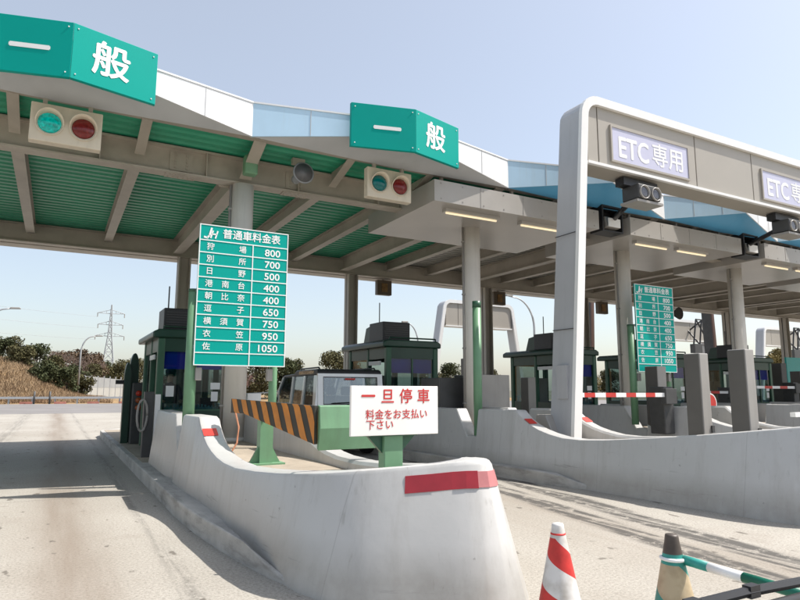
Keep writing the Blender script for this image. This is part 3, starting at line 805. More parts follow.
# ================================================================== ELECTRONIC TOLL PORTALS
def portal(name, label, span, H, beamh, depth, lean, loc, full=True, mats=None, group='toll portals'):
    """local x=0 is the foot of the left leg's outer edge; faces -Y"""
    mw, mg, mp = mats or (m_portal, m_portg, m_portp)
    t = thing(name, label, 'portal', loc, 0, group)
    def arc(cx, cz, r, a0, a1, n=6):
        return [(cx + r * math.cos(R(a0 + (a1 - a0) * i / n)), cz + r * math.sin(R(a0 + (a1 - a0) * i / n))) for i in range(n + 1)]
    r = 0.45
    xl = lean * (H - r) / H
    outer = [(0, 0)] + arc(xl + r + 0.02, H - r, r, 178, 92) + arc(span - xl - r - 0.02, H - r, r, 88, 2) + [(span, 0)]
    th = 0.17
    def inset(t_, r2):
        return [(t_ * 1.05, 0)] + arc(xl + r + 0.02, H - r, r2, 178, 92) + arc(span - xl - r - 0.02, H - r, r2, 88, 2) + [(span - t_ * 1.05, 0)]
    inner = inset(th, r - th)
    def ring(A, B, y0, y1, mat, nm):
        b = MB(); n = len(A)
        va = [[b.b.verts.new((p[0], y, p[1])) for p in A] for y in (y0, y1)]
        vb = [[b.b.verts.new((p[0], y, p[1])) for p in B] for y in (y0, y1)]
        for i in range(n - 1):
            b.b.faces.new((va[0][i], va[0][i + 1], vb[0][i + 1], vb[0][i]))
            b.b.faces.new((va[1][i], va[1][i + 1], vb[1][i + 1], vb[1][i]))
            b.b.faces.new((va[0][i], va[0][i + 1], va[1][i + 1], va[1][i]))
            b.b.faces.new((vb[0][i], vb[0][i + 1], vb[1][i + 1], vb[1][i]))
        for i in (0, n - 1): b.b.faces.new((va[0][i], vb[0][i], vb[1][i], va[1][i]))
        return b.build(nm, mat, t)
    # raised rim at the front, deep body behind
    ring(outer, inner, -0.04, 0.04, mw, 'front_rim')
    o2 = [(p[0] + 0.02 if p[0] < span / 2 else p[0] - 0.02, p[1] - (0.02 if p[1] > H - 0.3 else 0)) for p in outer]
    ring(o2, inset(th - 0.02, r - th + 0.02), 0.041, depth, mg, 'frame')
    xi = xl + 0.19
    z0 = H - 0.15 - beamh; z1 = H - 0.16
    if full:
        seams = [xi + 0.3, xi + 0.3 + 2.94, xi + 0.3 + 4.98, xi + 0.3 + 4.98 + 2.94]
        xs = [xi + 0.0] + seams + [span - xi]
    else:
        xs = [xi, xi + (span - 2 * xi) * 0.18, xi + (span - 2 * xi) * 0.6, span - xi]
    for i in range(len(xs) - 1):
        ins0 = 0.012
        b = MB(); b.box(xs[i] + ins0, xs[i + 1] - ins0, 0.03, depth - 0.06, z0, z1)
        p = b.build('panel', mp, t, bevel=0.008)
        if full and i in (1, 3):
            a, c = xs[i] + 0.36, xs[i + 1] - 0.30
            f = MB(); f.box(a, c, 0.005, 0.029, z0 + 0.13, z1 - 0.36); sb = f.build('sign_face', m_led, p)
            fr = MB()
            for q in ((a - 0.04, c + 0.04, z0 + 0.09, z0 + 0.13), (a - 0.04, c + 0.04, z1 - 0.36, z1 - 0.32), (a - 0.04, a, z0 + 0.13, z1 - 0.36), (c, c + 0.04, z0 + 0.13, z1 - 0.36)):
                fr.box(q[0], q[1], -0.01, 0.029, q[2], q[3])
            fr.build('sign_frame', m_portp, p)
            lettering('lettering', [('ETC', -0.95, z0 + 0.235, 0.43, 0.022, 'L', 0.84, 0), ('専用', 0.02, z0 + 0.215, 0.48, 0.012, 'L', 0.98, 0)], m_white, sb, ((a + c) / 2, 0.003, 0), 0)
    if full:
        b = MB(); b.box(xl * 1.65 / H - 0.02, xl * 1.65 / H + 0.06, 0.14, 0.4, 1.35, 1.95); b.build('access_hatch', mg, t, bevel=0.004)
        b = MB()
        for zz in (2.6, 4.4): b.box(xl * zz / H + 0.012, xl * zz / H + 0.03, 0.05, depth - 0.01, zz, zz + 0.012)
        b.build('leg_seam', m_dark, t)
    b = MB(); b.box(xi - 0.02, span - xi + 0.02, -0.02, 0.06, z0 - 0.06, z0 - 0.005); b.build('bottom_rim', mw, t)
    b = MB(); b.box(xi - 0.02, span - xi + 0.02, 0.061, depth - 0.02, z0 - 0.06, z0 - 0.005); b.build('underside', mp, t)
    return t
PT = portal('toll_portal', 'tall white arched portal over the right lanes with lavender ETC専用 signs', 12.0, 7.18, 1.18, 0.58, 0.58, (7.86, 8.16, 0.0))
def reader(x, lb):
    t = thing('antenna_unit', lb, 'antenna', (x, 8.43, 5.76), 0, 'antenna units under the portal')
    b = MB(); b.box(-0.5, 0.5, -0.12, 0.1, -0.16, -0.0); b.build('mounting_rail', m_black, t)
    b = MB(); b.box(-0.32, 0.32, -0.32, 0.1, -0.46, -0.16); b.build('housing', m_dark, t, bevel=0.02)
    for cx in (-0.17, 0.17):
        b = MB(); b.lathe([(0.001, -0.34), (0.06, -0.335), (0.10, -0.34), (0.12, -0.325), (0.12, -0.3)], 20, (cx, -0.33), axis='y'); b.build('lens', m_glassy, t, smooth=True)
        b = MB(); b.lathe([(0.135, -0.3), (0.14, -0.36), (0.125, -0.36), (0.12, -0.32)], 20, (cx, -0.33), axis='y'); b.build('lens_ring', m_grey, t, smooth=True)
    b = MB(); b.box(-0.38, 0.38, -0.33, 0.1, -0.54, -0.49); b.build('tray', m_grey, t)
    b = MB(); b.tube([(0.1, 0.12, -0.25), (1.0, 1.55, -0.3)], 0.06, 8); b.build('arm', m_black, t)
m_glassy = M('lens_grey', (0.10, 0.10, 0.11), 0.08, 0.3, 10, metal=0.5)
reader(10.2, 'twin-lens antenna unit hanging under the portal, below the first ETC専用 sign')
reader(15.4, 'twin-lens antenna unit hanging under the portal near the right edge')

rp = portal('toll_portal', 'small white arched portal beyond the second booth, both its legs spread', 6.3, 6.05, 1.15, 0.6, 0.95, (15.9, 26.0, 0), full=False)
dup(rp, (32.3, 26, 0), 0, 'small white arched portal in the distance right of the second fare sign')
dup(rp, (43.0, 26, 0), 0, 'small white arched portal in the far distance behind the tallest cabinet')
portal('toll_portal', 'brown portal darkened in colour for its shade, whose curved legs rise behind the second fare sign', 9.6, 7.2, 1.0, 0.6, 0.3, (21.6, 21.0, 0), full=False, mats=(m_portb, m_dark, m_portb))

# ================================================================== FARE SIGNS
ROWS = [('狩　場', '800'), ('別　所', '700'), ('日　野', '500'), ('港南台', '400'), ('朝比奈', '400'), ('逗　子', '650'), ('横須賀', '750'), ('衣　笠', '950'), ('佐　原', '1050')]
def fare_sign(loc, label):
    t = thing('fare_sign', label, 'sign', loc, 0, 'fare signs on green poles')
    Wd, Hh = 1.39, 2.14
    z0 = 1.85 - loc[2]
    b = MB(); b.box(0, Wd, 0, 0.035, z0, z0 + Hh); bd = b.build('sign_board', m_sign, t, bevel=0.006)
    hh = 0.245; rh = (Hh - hh) / 10.0
    lines = MB()
    th = 0.0075
    def seg(x0, x1, za, zb): lines.box(x0, x1, -0.006, -0.001, za, zb)
    seg(0.0, Wd, z0 + Hh - 0.014, z0 + Hh); seg(0.0, Wd, z0, z0 + 0.014)
    seg(0.0, 0.014, z0 + 0.014, z0 + Hh - 0.014); seg(Wd - 0.014, Wd, z0 + 0.014, z0 + Hh - 0.014)
    for r in range(10):
        z = z0 + Hh - hh - r * rh; 
        seg(0.014, Wd * 0.59 - th, z - th, z + th); seg(Wd * 0.59 + th, Wd - 0.014, z - th, z + th)
    seg(Wd * 0.59 - th, Wd * 0.59 + th, z0 + 0.014, z0 + Hh - hh + th)
    lines.build('ruled_lines', m_white, bd)
    it = [('普通車料金表', 0.35, z0 + Hh - 0.195, 0.145, 0.016, 'L', 0.97, 0)]
    for r, (nm, fare) in enumerate(ROWS):
        zz = z0 + Hh - hh - (r + 1) * rh
        if '　' in nm:
            it.append((nm[0], 0.17, zz + 0.04, 0.108, 0.012, 'C', 1, 0)); it.append((nm[-1], 0.66, zz + 0.04, 0.108, 0.012, 'C', 1, 0))
        else:
            for q, cc in enumerate(nm): it.append((cc, 0.17 + 0.245 * q, zz + 0.04, 0.108, 0.012, 'C', 1, 0))
        it.append((fare, Wd - 0.13, zz + 0.038, 0.11, 0.018, 'R', 1.12, 0))
    lettering('lettering', it, m_white, bd, (0, -0.002, 0))
    # operator's slanted mark in the corner
    lg = MB()
    def stroke(pts, wd=0.012):
        for (xa, za), (xb, zb) in zip(pts[:-1], pts[1:]):
            d = Vector((xb - xa, zb - za)).normalized(); nn = Vector((-d.y, d.x)) * wd; e = d * wd * 0.5
            lg.prism([(xa + nn.x - e.x, za + nn.y - e.y), (xa - nn.x - e.x, za - nn.y - e.y), (xb - nn.x + e.x, zb - nn.y + e.y), (xb + nn.x + e.x, zb + nn.y + e.y)], 'y', -0.007, -0.0015)
    zb = z0 + Hh - hh
    stroke([(0.07, zb + 0.045), (0.115, zb + 0.035), (0.145, zb + 0.075), (0.175, zb + 0.19)], 0.014)
    stroke([(0.165, zb + 0.04), (0.195, zb + 0.15)], 0.011); stroke([(0.235, zb + 0.04), (0.265, zb + 0.15)], 0.011); stroke([(0.182, zb + 0.10), (0.25, zb + 0.10)], 0.0105)
    lg.build('emblem', m_white, bd)
    st = MB()
    for zz in (z0 + 0.25, z0 + 1.1):
        st.box(0.0, Wd, 0.036, 0.08, zz, zz + 0.05)
    st.build('stiffener', m_galv, bd)
    p = MB(); p.tube([(-0.0, 0.17, 0), (-0.0, 0.17, 2.96 - loc[2])], 0.085, 18); p = p.build('pole', m_green, t)
    c = MB(); c.tube([(0, 0.17, 2.96 - loc[2]), (0, 0.17, 3.0 - loc[2])], 0.09, 18); c.build('pole_cap', m_greenb, p)
    p = MB(); p.tube([(Wd - 0.13, 0.17, -0.0), (Wd - 0.13, 0.17, 2.6 - loc[2])], 0.065, 16); p.build('pole', m_green, t)
    for xx in (0.09, Wd - 0.22):
        q = MB(); q.box(xx - 0.04, xx + 0.05, 0.05, 0.14, z0 - 0.22, z0 - 0.03); q.build('junction_box', m_grey, t, bevel=0.008)
    return t
fs = fare_sign((1.745, 9.45, 0.6), 'large green fare table sign in full sun on the nearest island')
dup(fs, (12.2, 10.3, 0.7), 0, 'green fare table sign farther right, beyond the white portal leg')
t = thing('green_post', 'plain green post with a dark cap standing in the slot of the second barrier', 'post', (7.34, 10.12, 0.3))
b = MB(); b.tube([(0, 0, 0), (0, 0, 2.85)], 0.085, 18); b.build('post', m_green, t)
b = MB(); b.tube([(0, 0, 2.85), (0, 0, 2.98)], 0.088, 18); b.build('cap', m_greenb, t)

# ================================================================== STOP SIGN
t = thing('stop_sign', 'white board with red writing 一旦停車 on a green post above the nearest barrier', 'sign', (2.7, 5.0, 0.6))
b = MB(); b.box(-0.445, 0.445, -0.03, 0.0, 0.5, 0.935); sb = b.build('sign_board', m_stopw, t, bevel=0.004)
items = [(c, -0.445 + xx, 0.777, 0.128, 0.012, 'C', 1.0, 0) for c, xx in zip('一旦停車', (.167, .36, .546, .733))]
items += [(c, -0.445 + 0.185 + 0.0915 * q, 0.641, 0.083, 0.004, 'C', 1.0, 0) for q, c in enumerate('料金をお支払い')]
items += [(c, -0.445 + 0.19 + 0.095 * q, 0.552, 0.083, 0.004, 'C', 1.0, 0) for q, c in enumerate('下さい')]
items[0] = ('一', -0.445 + .167, 0.777, 0.128, 0.03, 'C', 1.0, 0)
lettering('lettering', items, m_redtx, sb, (0, -0.0305, 0))
b = MB(); b.box(-0.095, 0.095, 0.01, 0.13, -0.02, 0.9); b.build('post', m_green, t, bevel=0.008)
b = MB()
for sx in (-1, 1):
    b.prism([(sx * 0.096, 0.34), (sx * 0.24, 0.49), (sx * 0.096, 0.5)], 'y', 0.05, 0.09)
b.box(-0.24, 0.24, 0.001, 0.12, 0.49, 0.52)
b.build('bracket', m_greenb, t)

# ================================================================== STRIPED CRASH GATE
t = thing('crash_gate', 'green steel guard beam with a black and orange striped end board, on the nearest island', 'guard rail', (2.3, 7.6, 0.6))
A = Vector((2.06 - 2.3, 8.23 - 7.6)); B = Vector((2.55 - 2.3, 6.5 - 7.6))
d = (B - A).normalized(); Ln = (B - A).length
ang = math.atan2(d.y, d.x)
def PB(s, z, o=0.0):
    n2 = Vector((-d.y, d.x)) * -1
    q = A + d * s + n2 * o
    return (q.x, q.y, z)
def zt(s): return 0.78 - 0.055 * s / Ln
def zb(s):
    if s < 0.18 * Ln: return 0.60
    return 0.60 - 0.29 * (s - 0.18 * Ln) / (0.82 * Ln)
b = MB()
NS = 60
rowsA = [[b.b.verts.new(PB(Ln * i / NS, z, o)) for o in (0.0, 0.04) for z in (zb(Ln * i / NS), zt(Ln * i / NS))] for i in range(NS + 1)]
for i in range(NS):
    p, q = rowsA[i], rowsA[i + 1]
    for e, f in ((0, 1), (2, 3), (0, 2), (1, 3)): b.b.faces.new((p[e], p[f], q[f], q[e]))
b.b.faces.new((rowsA[0][0], rowsA[0][1], rowsA[0][3], rowsA[0][2])); b.b.faces.new((rowsA[-1][0], rowsA[-1][1], rowsA[-1][3], rowsA[-1][2]))
bd = b.build('striped_board', m_blackst, t)
# slanted orange stripes, proud of the board by 3 mm
st = MB()
sp = Ln / 8.0
for off_side in (-0.003, 0.043):
    for k in range(-1, 9):
        s0 = k * sp + 0.02; wd = sp * 0.52; sl = 0.42
        poly = []
        NZ = 6
        lft, rgt = [], []
        for q in range(NZ + 1):
            f_ = q / NZ
            for arr, base in ((lft, s0), (rgt, s0 + wd)):
                zz = 0.31 + (0.78 - 0.31) * f_
                s_ = base + (0.78 - zz) * sl
                s_ = min(max(s_, 0.0), Ln)
                zc = min(max(zz, zb(s_)), zt(s_))
                arr.append(PB(s_, zc, off_side))
        for q in range(NZ):
            a_, b_, c_, d_ = Vector(lft[q]), Vector(rgt[q]), Vector(rgt[q + 1]), Vector(lft[q + 1])
            if (a_ - b_).length > 0.004 or (c_ - d_).length > 0.004:
                if (a_ - d_).length > 0.002 or (b_ - c_).length > 0.002:
                    st.face([a_, b_, c_, d_])
st.build('orange_stripes', m_orange, bd)
rf = MB(); s0 = Ln * 0.66
rf.face([PB(s0, 0.53, -0.006), PB(s0 + 0.16, 0.52, -0.006), PB(s0 + 0.16, 0.59, -0.006), PB(s0, 0.60, -0.006)])
rf.build('reflector', m_redp, bd)
b = MB()
b.prism([(-1.13, 0.72), (-1.07, 0.73), (-1.07, 0.26), (-1.11, 0.24), (-1.16, 0.48)], 'x', 0.26, 1.02)
b.build('guard_beam', m_green, t, bevel=0.006)
b = MB(); b.box(-0.08, 0.08, -0.07, 0.07, 0.0, 0.62); b.prism([(-0.2, 0), (-0.08, 0), (-0.08, 0.22)], 'y', -0.02, 0.02); b.prism([(0.2, 0), (0.08, 0), (0.08, 0.22)], 'y', -0.02, 0.02)
b.box(-0.22, 0.22, -0.14, 0.14, 0.0, 0.02)
b.build('post', m_green, t)
# loose orange cable beside the column
t = thing('cable', 'thin orange cable looping down beside the nearest column', 'cable', (2.12, 8.45, 0.6))
b = MB(); b.tube([(0.02, 0.0, 0.6), (0.06, -0.05, 0.4), (0.03, -0.1, 0.2), (-0.08, -0.1, 0.02)], 0.012, 6); b.build('cord', M('cable_orange', (0.5, 0.22, 0.12)), t)
# small white cabinet and hand rail behind the column
t = thing('control_cabinet', 'small white cabinet with a thin rail, right of the nearest column', 'cabinet', (3.25, 11.6, 0.6))
b = MB(); b.box(-0.13, 0.13, -0.1, 0.1, 0, 0.83); b.build('cabinet', m_white, t, bevel=0.01)
b = MB(); b.tube([(-0.4, 0.0, 0), (-0.4, 0, 0.8), (0.5, 0, 0.86), (0.5, 0, 0)], 0.018, 8); b.tube([(-0.4, 0, 0.6), (-0.14, 0, 0.6)], 0.014, 8); b.tube([(0.14, 0, 0.62), (0.5, 0, 0.62)], 0.014, 8); b.build('rail', m_galv, t)

# ================================================================== TOLL BOOTHS
def booth(loc, label):
    t = thing('toll_booth', label, 'booth', loc, 0, 'toll booths')
    Wd, D, Hh = 1.5, 2.3, 2.5
    fr = MB()
    def post(x0, x1, y0, y1): fr.box(x0, x1, y0, y1, 0, Hh - 0.14)
    post(0, 0.14, 0, 0.14); post(Wd - 0.14, Wd, 0, 0.14); post(0, 0.14, D - 0.14, D); post(Wd - 0.14, Wd, D - 0.14, D)
    post(0, 0.12, 1.05, 1.15); post(Wd - 0.12, Wd, 1.05, 1.15)
    fr.build('frame', m_greenb, t, bevel=0.02)
    for q in ((0.14, Wd - 0.14, 0.02, 0.1, 0, 0.85), (0.14, Wd - 0.14, D - 0.1, D - 0.02, 0, 0.95), (0.02, 0.1, 0.14, 1.05, 0, 0.95), (0.02, 0.1, 1.15, D - 0.14, 0, 0.95),
              (Wd - 0.1, Wd - 0.02, 0.14, 1.05, 0, 0.95), (Wd - 0.1, Wd - 0.02, 1.15, D - 0.14, 0, 0.95)):
        lo = MB(); lo.box(*q); lo.build('lower_wall', m_greend, t)
    for q in ((0.14, Wd - 0.14, 0.02, 0.1, 2.08, Hh - 0.14), (0.02, 0.1, 0.14, 1.05, 2.08, Hh - 0.14), (0.02, 0.1, 1.15, D - 0.14, 2.08, Hh - 0.14), (Wd - 0.1, Wd - 0.02, 0.14, D - 0.14, 2.08, Hh - 0.14), (0.14, Wd - 0.14, D - 0.1, D - 0.02, 2.08, Hh - 0.14)):
        lo = MB(); lo.box(*q); lo.build('upper_wall', m_greend, t)
    rf = MB(); rf.prism([(-0.12, Hh - 0.14), (Wd + 0.06, Hh - 0.14), (Wd + 0.06, Hh - 0.02), (Wd - 0.05, Hh + 0.04), (-0.0, Hh + 0.04), (-0.12, Hh - 0.02)], 'y', -0.06, D + 0.25)
    rf = rf.build('roof', m_greend, t, bevel=0.03)
    rl = MB(); rl.tube([(0.1, 0.05, Hh + 0.1), (Wd - 0.05, 0.05, Hh + 0.1)], 0.02, 8)
    for xx in (0.1, Wd - 0.05): rl.tube([(xx, 0.05, Hh + 0.03), (xx, 0.05, Hh + 0.1)], 0.02, 8)
    rl.build('roof_rail', m_greend, rf)
    for (x0, x1, y0, y1, z0, z1) in ((0.14, Wd - 0.14, 0.045, 0.06, 0.85, 2.08), (0.14, Wd - 0.14, D - 0.06, D - 0.045, 0.95, 2.08), (Wd - 0.06, Wd - 0.045, 0.14, 1.05, 0.95, 2.08), (Wd - 0.06, Wd - 0.045, 1.15, D - 0.14, 0.95, 2.08), (0.045, 0.06, 1.15, D - 0.14, 0.95, 2.08)):
        w_ = MB(); w_.box(x0, x1, y0, y1, z0, z1); w_.build('window', m_glass, t)
    bl = MB(); bl.box(0.15, Wd - 0.15, 0.09, 0.11, 1.72, 2.08); bl.build('blind', m_blind, t)
    de = MB(); de.box(0.12, Wd - 0.12, 0.15, 0.6, 0.7, 0.78); de.build('counter', m_grey, t)
    mo = MB(); mo.box(0.95, 1.25, 0.3, 0.42, 0.79, 1.12); mo.build('monitor', m_black, t, bevel=0.01)
    mo = MB(); mo.box(0.25, 0.5, 0.2, 0.5, 0.79, 1.0); mo.build('cash_till', m_grey, t, bevel=0.01)
    mo = MB(); mo.box(0.9, 1.3, D - 0.3, D - 0.12, 0.3, 1.7); mo.build('locker', m_grey, t)
    pp = MB()
    for (x0, z0, w0, h0) in ((0.2, 1.15, 0.16, 0.22), (1.1, 1.3, 0.2, 0.14), (1.12, 1.05, 0.14, 0.2)):
        pp.face([(x0, 0.043, z0), (x0 + w0, 0.043, z0), (x0 + w0, 0.043, z0 + h0), (x0, 0.043, z0 + h0)])
    pp.build('notices', m_white, t)
    ml = MB(); ml.box(Wd / 2 - 0.02, Wd / 2 + 0.02, 0.03, 0.075, 0.85, 2.08); ml.box(0.14, Wd - 0.14, 0.025, 0.08, 0.85, 0.885); ml.build('window_bar', m_greenb, t)
    hb_ = MB(); hb_.box(-0.035, -0.002, 0.3, 0.95, 1.92, 2.02); hb_.build('side_light', m_white, t)
    sl = MB(); sl.box(0.2, Wd - 0.2, 0.115, 0.145, 0.84, 0.93)
    for q in range(16):
        x = 0.24 + q * 0.07; sl.box(x, x + 0.04, 0.115, 0.14, 0.93, 0.93 + random.uniform(0.02, 0.09))
    sl.build('notice_strip', M('notice_teal', (0.08, 0.25, 0.28), 0.5, 0.3, 15), t)
    ac = MB(); ac.box(0.15, 0.95, 0.5, 1.3, Hh + 0.05, Hh + 0.55); ac = ac.build('air_conditioner', m_black, t, bevel=0.02)
    gr = MB()
    for q in range(7): gr.box(0.2, 0.9, 0.485, 0.499, Hh + 0.12 + q * 0.055, Hh + 0.14 + q * 0.055)
    gr.build('grille', m_dark, ac)
    a2 = MB(); a2.prism([(1.3, Hh + 0.05), (1.75, Hh + 0.05), (1.6, Hh + 0.45), (1.3, Hh + 0.5)], 'x', 0.2, 0.7); a2.build('duct', m_greend, ac)
    an = MB(); an.tube([(0.3, 1.0, Hh + 0.55), (0.3, 1.0, Hh + 1.1)], 0.015, 6); an.build('antenna', m_black, t)
    return t
bo = booth((1.8, 13.6, 0.2), 'dark green toll booth with an attendant inside, behind the nearest fare sign')
bo2 = dup(bo, (7.12, 13.6, 0.2), 0, 'dark green toll booth beside the silver car, with a blue blind in its front window')
bo3 = dup(bo, (13.0, 13.8, 0.2), 0, 'dark green toll booth behind the white portal leg')
bo4 = dup(bo, (17.3, 13.8, 0.2), 0, 'dark green toll booth partly hidden behind the second fare sign')
bo5 = dup(bo, (22.3, 13.9, 0.2), 0, 'dark green toll booth hidden mostly behind the tallest cabinet')

# attendant: one skinned body
def person(loc, rz, label):
    t = thing('person', label, 'person', loc, rz)
    me = bpy.data.meshes.new('body')
    V = [((0, 0, 0.0), .15), ((0, 0, .25), .14), ((0, -.01, .45), .15), ((0, 0, .56), .07), ((0, -.01, .63), .06), ((0, -.02, .72), .085), ((0, -.02, .8), .08),
         ((.17, 0, .5), .06), ((.24, -.03, .28), .05), ((.2, -.24, .2), .038), ((.19, -.33, .2), .03),
         ((-.17, 0, .5), .06), ((-.24, -.03, .28), .05), ((-.2, -.24, .2), .038), ((-.19, -.33, .2), .03),
         ((.1, -.05, -.02), .085), ((.12, -.42, -.02), .065), ((.12, -.42, -.38), .05), ((.12, -.52, -.44), .04),
         ((-.1, -.05, -.02), .085), ((-.12, -.42, -.02), .065), ((-.12, -.42, -.38), .05), ((-.12, -.52, -.44), .04),
         ((0, -.11, .74), .02)]
    E = [(0, 1), (1, 2), (2, 3), (3, 4), (4, 5), (5, 6), (2, 7), (7, 8), (8, 9), (9, 10), (2, 11), (11, 12), (12, 13), (13, 14), (0, 15), (15, 16), (16, 17), (17, 18), (0, 19), (19, 20), (20, 21), (21, 22), (5, 23)]
    base = len(V)
    for hx, root in ((.19, 10), (-.19, 14)):
        for q, (dx, ln) in enumerate(((-.03, .07), (-.01, .085), (.012, .08), (.032, .06))):
            i = len(V); V.append(((hx + dx, -.37, .2), .011)); V.append(((hx + dx * 1.1, -.37 - ln * .6, .19), .009)); V.append(((hx + dx * 1.1, -.37 - ln, .17), .008))
            E += [(root, i), (i, i + 1), (i + 1, i + 2)]
        i = len(V); s_ = -1 if hx > 0 else 1
        V.append(((hx + s_ * .04, -.34, .2), .012)); V.append(((hx + s_ * .055, -.385, .19), .009)); E += [(root, i), (i, i + 1)]
    me.from_pydata([v[0] for v in V], E, []); me.update()
    o = bpy.data.objects.new('body', me); COL.objects.link(o); o.parent = t
    sk = o.modifiers.new('Skin', 'SKIN')
    for i, v in enumerate(V):
        o.data.skin_vertices[0].data[i].radius = (v[1], v[1])
    o.data.skin_vertices[0].data[0].use_root = True
    ss = o.modifiers.new('Sub', 'SUBSURF'); ss.levels = 2; ss.render_levels = 2
    me.materials.append(m_skin); me.materials.append(m_cloth)
    dg = bpy.context.evaluated_depsgraph_get()
    m2 = bpy.data.meshes.new_from_object(o.evaluated_get(dg))
    o.modifiers.clear(); o.data = m2
    m2.materials.clear(); m2.materials.append(m_skin); m2.materials.append(m_cloth)
    for p in m2.polygons:
        p.use_smooth = True
        c = p.center
        p.material_index = 0 if (c.z > .6 or (c.y < -.29 and c.z > .1)) else 1
    h = MB(); h.lathe([(0.105, .80), (0.112, .83), (0.11, .87), (0.08, .9), (.001, .905)], 20, (0, -.02))
    h.prism([(-.09, -.1), (.09, -.1), (.06, -.2), (-.06, -.2)], 'z', .80, .815)
    h.build('cap', m_cloth, t, smooth=False)
    h = MB(); h.lathe([(.088, .70), (.1, .76), (.1, .8)], 16, (0, .0)); h.build('hair', m_hair, t, smooth=True)
    fe = MB()
    for sx in (-1, 1):
        fe.box(sx * .035 - .012, sx * .035 + .012, -.108, -.098, .755, .763)
    fe.box(-.02, .02, -.103, -.094, .69, .696)
    fe.build('face_features', m_hair, t)
    return t
person((2.2, 14.45, 1.05), 0, 'toll attendant in a dark cap and navy uniform sitting inside the nearest booth')
t = thing('stool', 'dark stool under the attendant in the nearest booth', 'stool', (2.2, 14.45, 0.2))
b = MB(); b.tube([(0, 0, 0.66), (0, 0, 0.72)], 0.19, 18); b.build('seat', m_black, t)
b = MB(); b.tube([(0, 0, 0.0), (0, 0, 0.66)], 0.04, 10); b.tube([(0, 0, 0.0), (0, 0, 0.03)], 0.2, 18); b.build('leg', m_dark, t)

# rounded guard fins and signal lamps at the far end of the nearest island
t = thing('guard_fin', 'dark green rounded fins with red lamps at the far end of the nearest island', 'guard', (1.62, 16.6, 0.2))
for x0, x1, yy, hh in ((-0.16, 0.0, 0.0, 1.95), (-0.02, 0.2, 0.3, 2.2)):
    r_ = (x1 - x0) / 2; xm = (x0 + x1) / 2
    prof = [(x0, 0)] + [(xm - r_ * math.cos(R(a)), hh - 0.45 + 0.45 * math.sin(R(a))) for a in range(0, 181, 12)] + [(x1, 0)]
    b = MB(); b.prism(prof, 'y', yy, yy + 0.22); b.build('fin', m_greend, t, bevel=0.02)
b = MB(); b.box(0.02, 0.5, -0.3, -0.02, 0, 1.45); b.build('machine', m_dark, t, bevel=0.02)
for q in range(3):
    b = MB(); b.lathe([(0.001, -0.36), (0.06, -0.35), (0.075, -0.29)], 16, (0.16, 1.2 - q * 0.17), axis='y'); b.build('lamp', [M('lamp_red', (0.5, 0.04, 0.02), 0.3), M('lamp_amber', (0.35, 0.08, 0.02), 0.3), M('lamp_amber', (0.35, 0.08, 0.02), 0.3)][q], t, smooth=True)
b = MB(); b.box(-0.34, -0.165, 0.02, 0.14, 1.42, 1.52); b.build('side_lamp', m_black, t)
t = thing('hose_stand', 'dark stand with a looped hose beside the nearest booth', 'stand', (1.62, 13.1, 0.2))
b = MB(); b.box(-0.09, 0.09, -0.09, 0.09, 0, 1.25); b.build('post', m_dark, t, bevel=0.01)
b = MB(); b.tube([(-0.12 + 0.09 * math.cos(R(a)), -0.12, 0.8 + 0.3 * math.sin(R(a))) for a in range(0, 361, 20)], 0.022, 8); b.build('hose', m_grey, t)
b = MB(); b.box(0.1, 0.2, -0.12, -0.02, 0.0, 1.2); b.build('white_post', m_white, t)

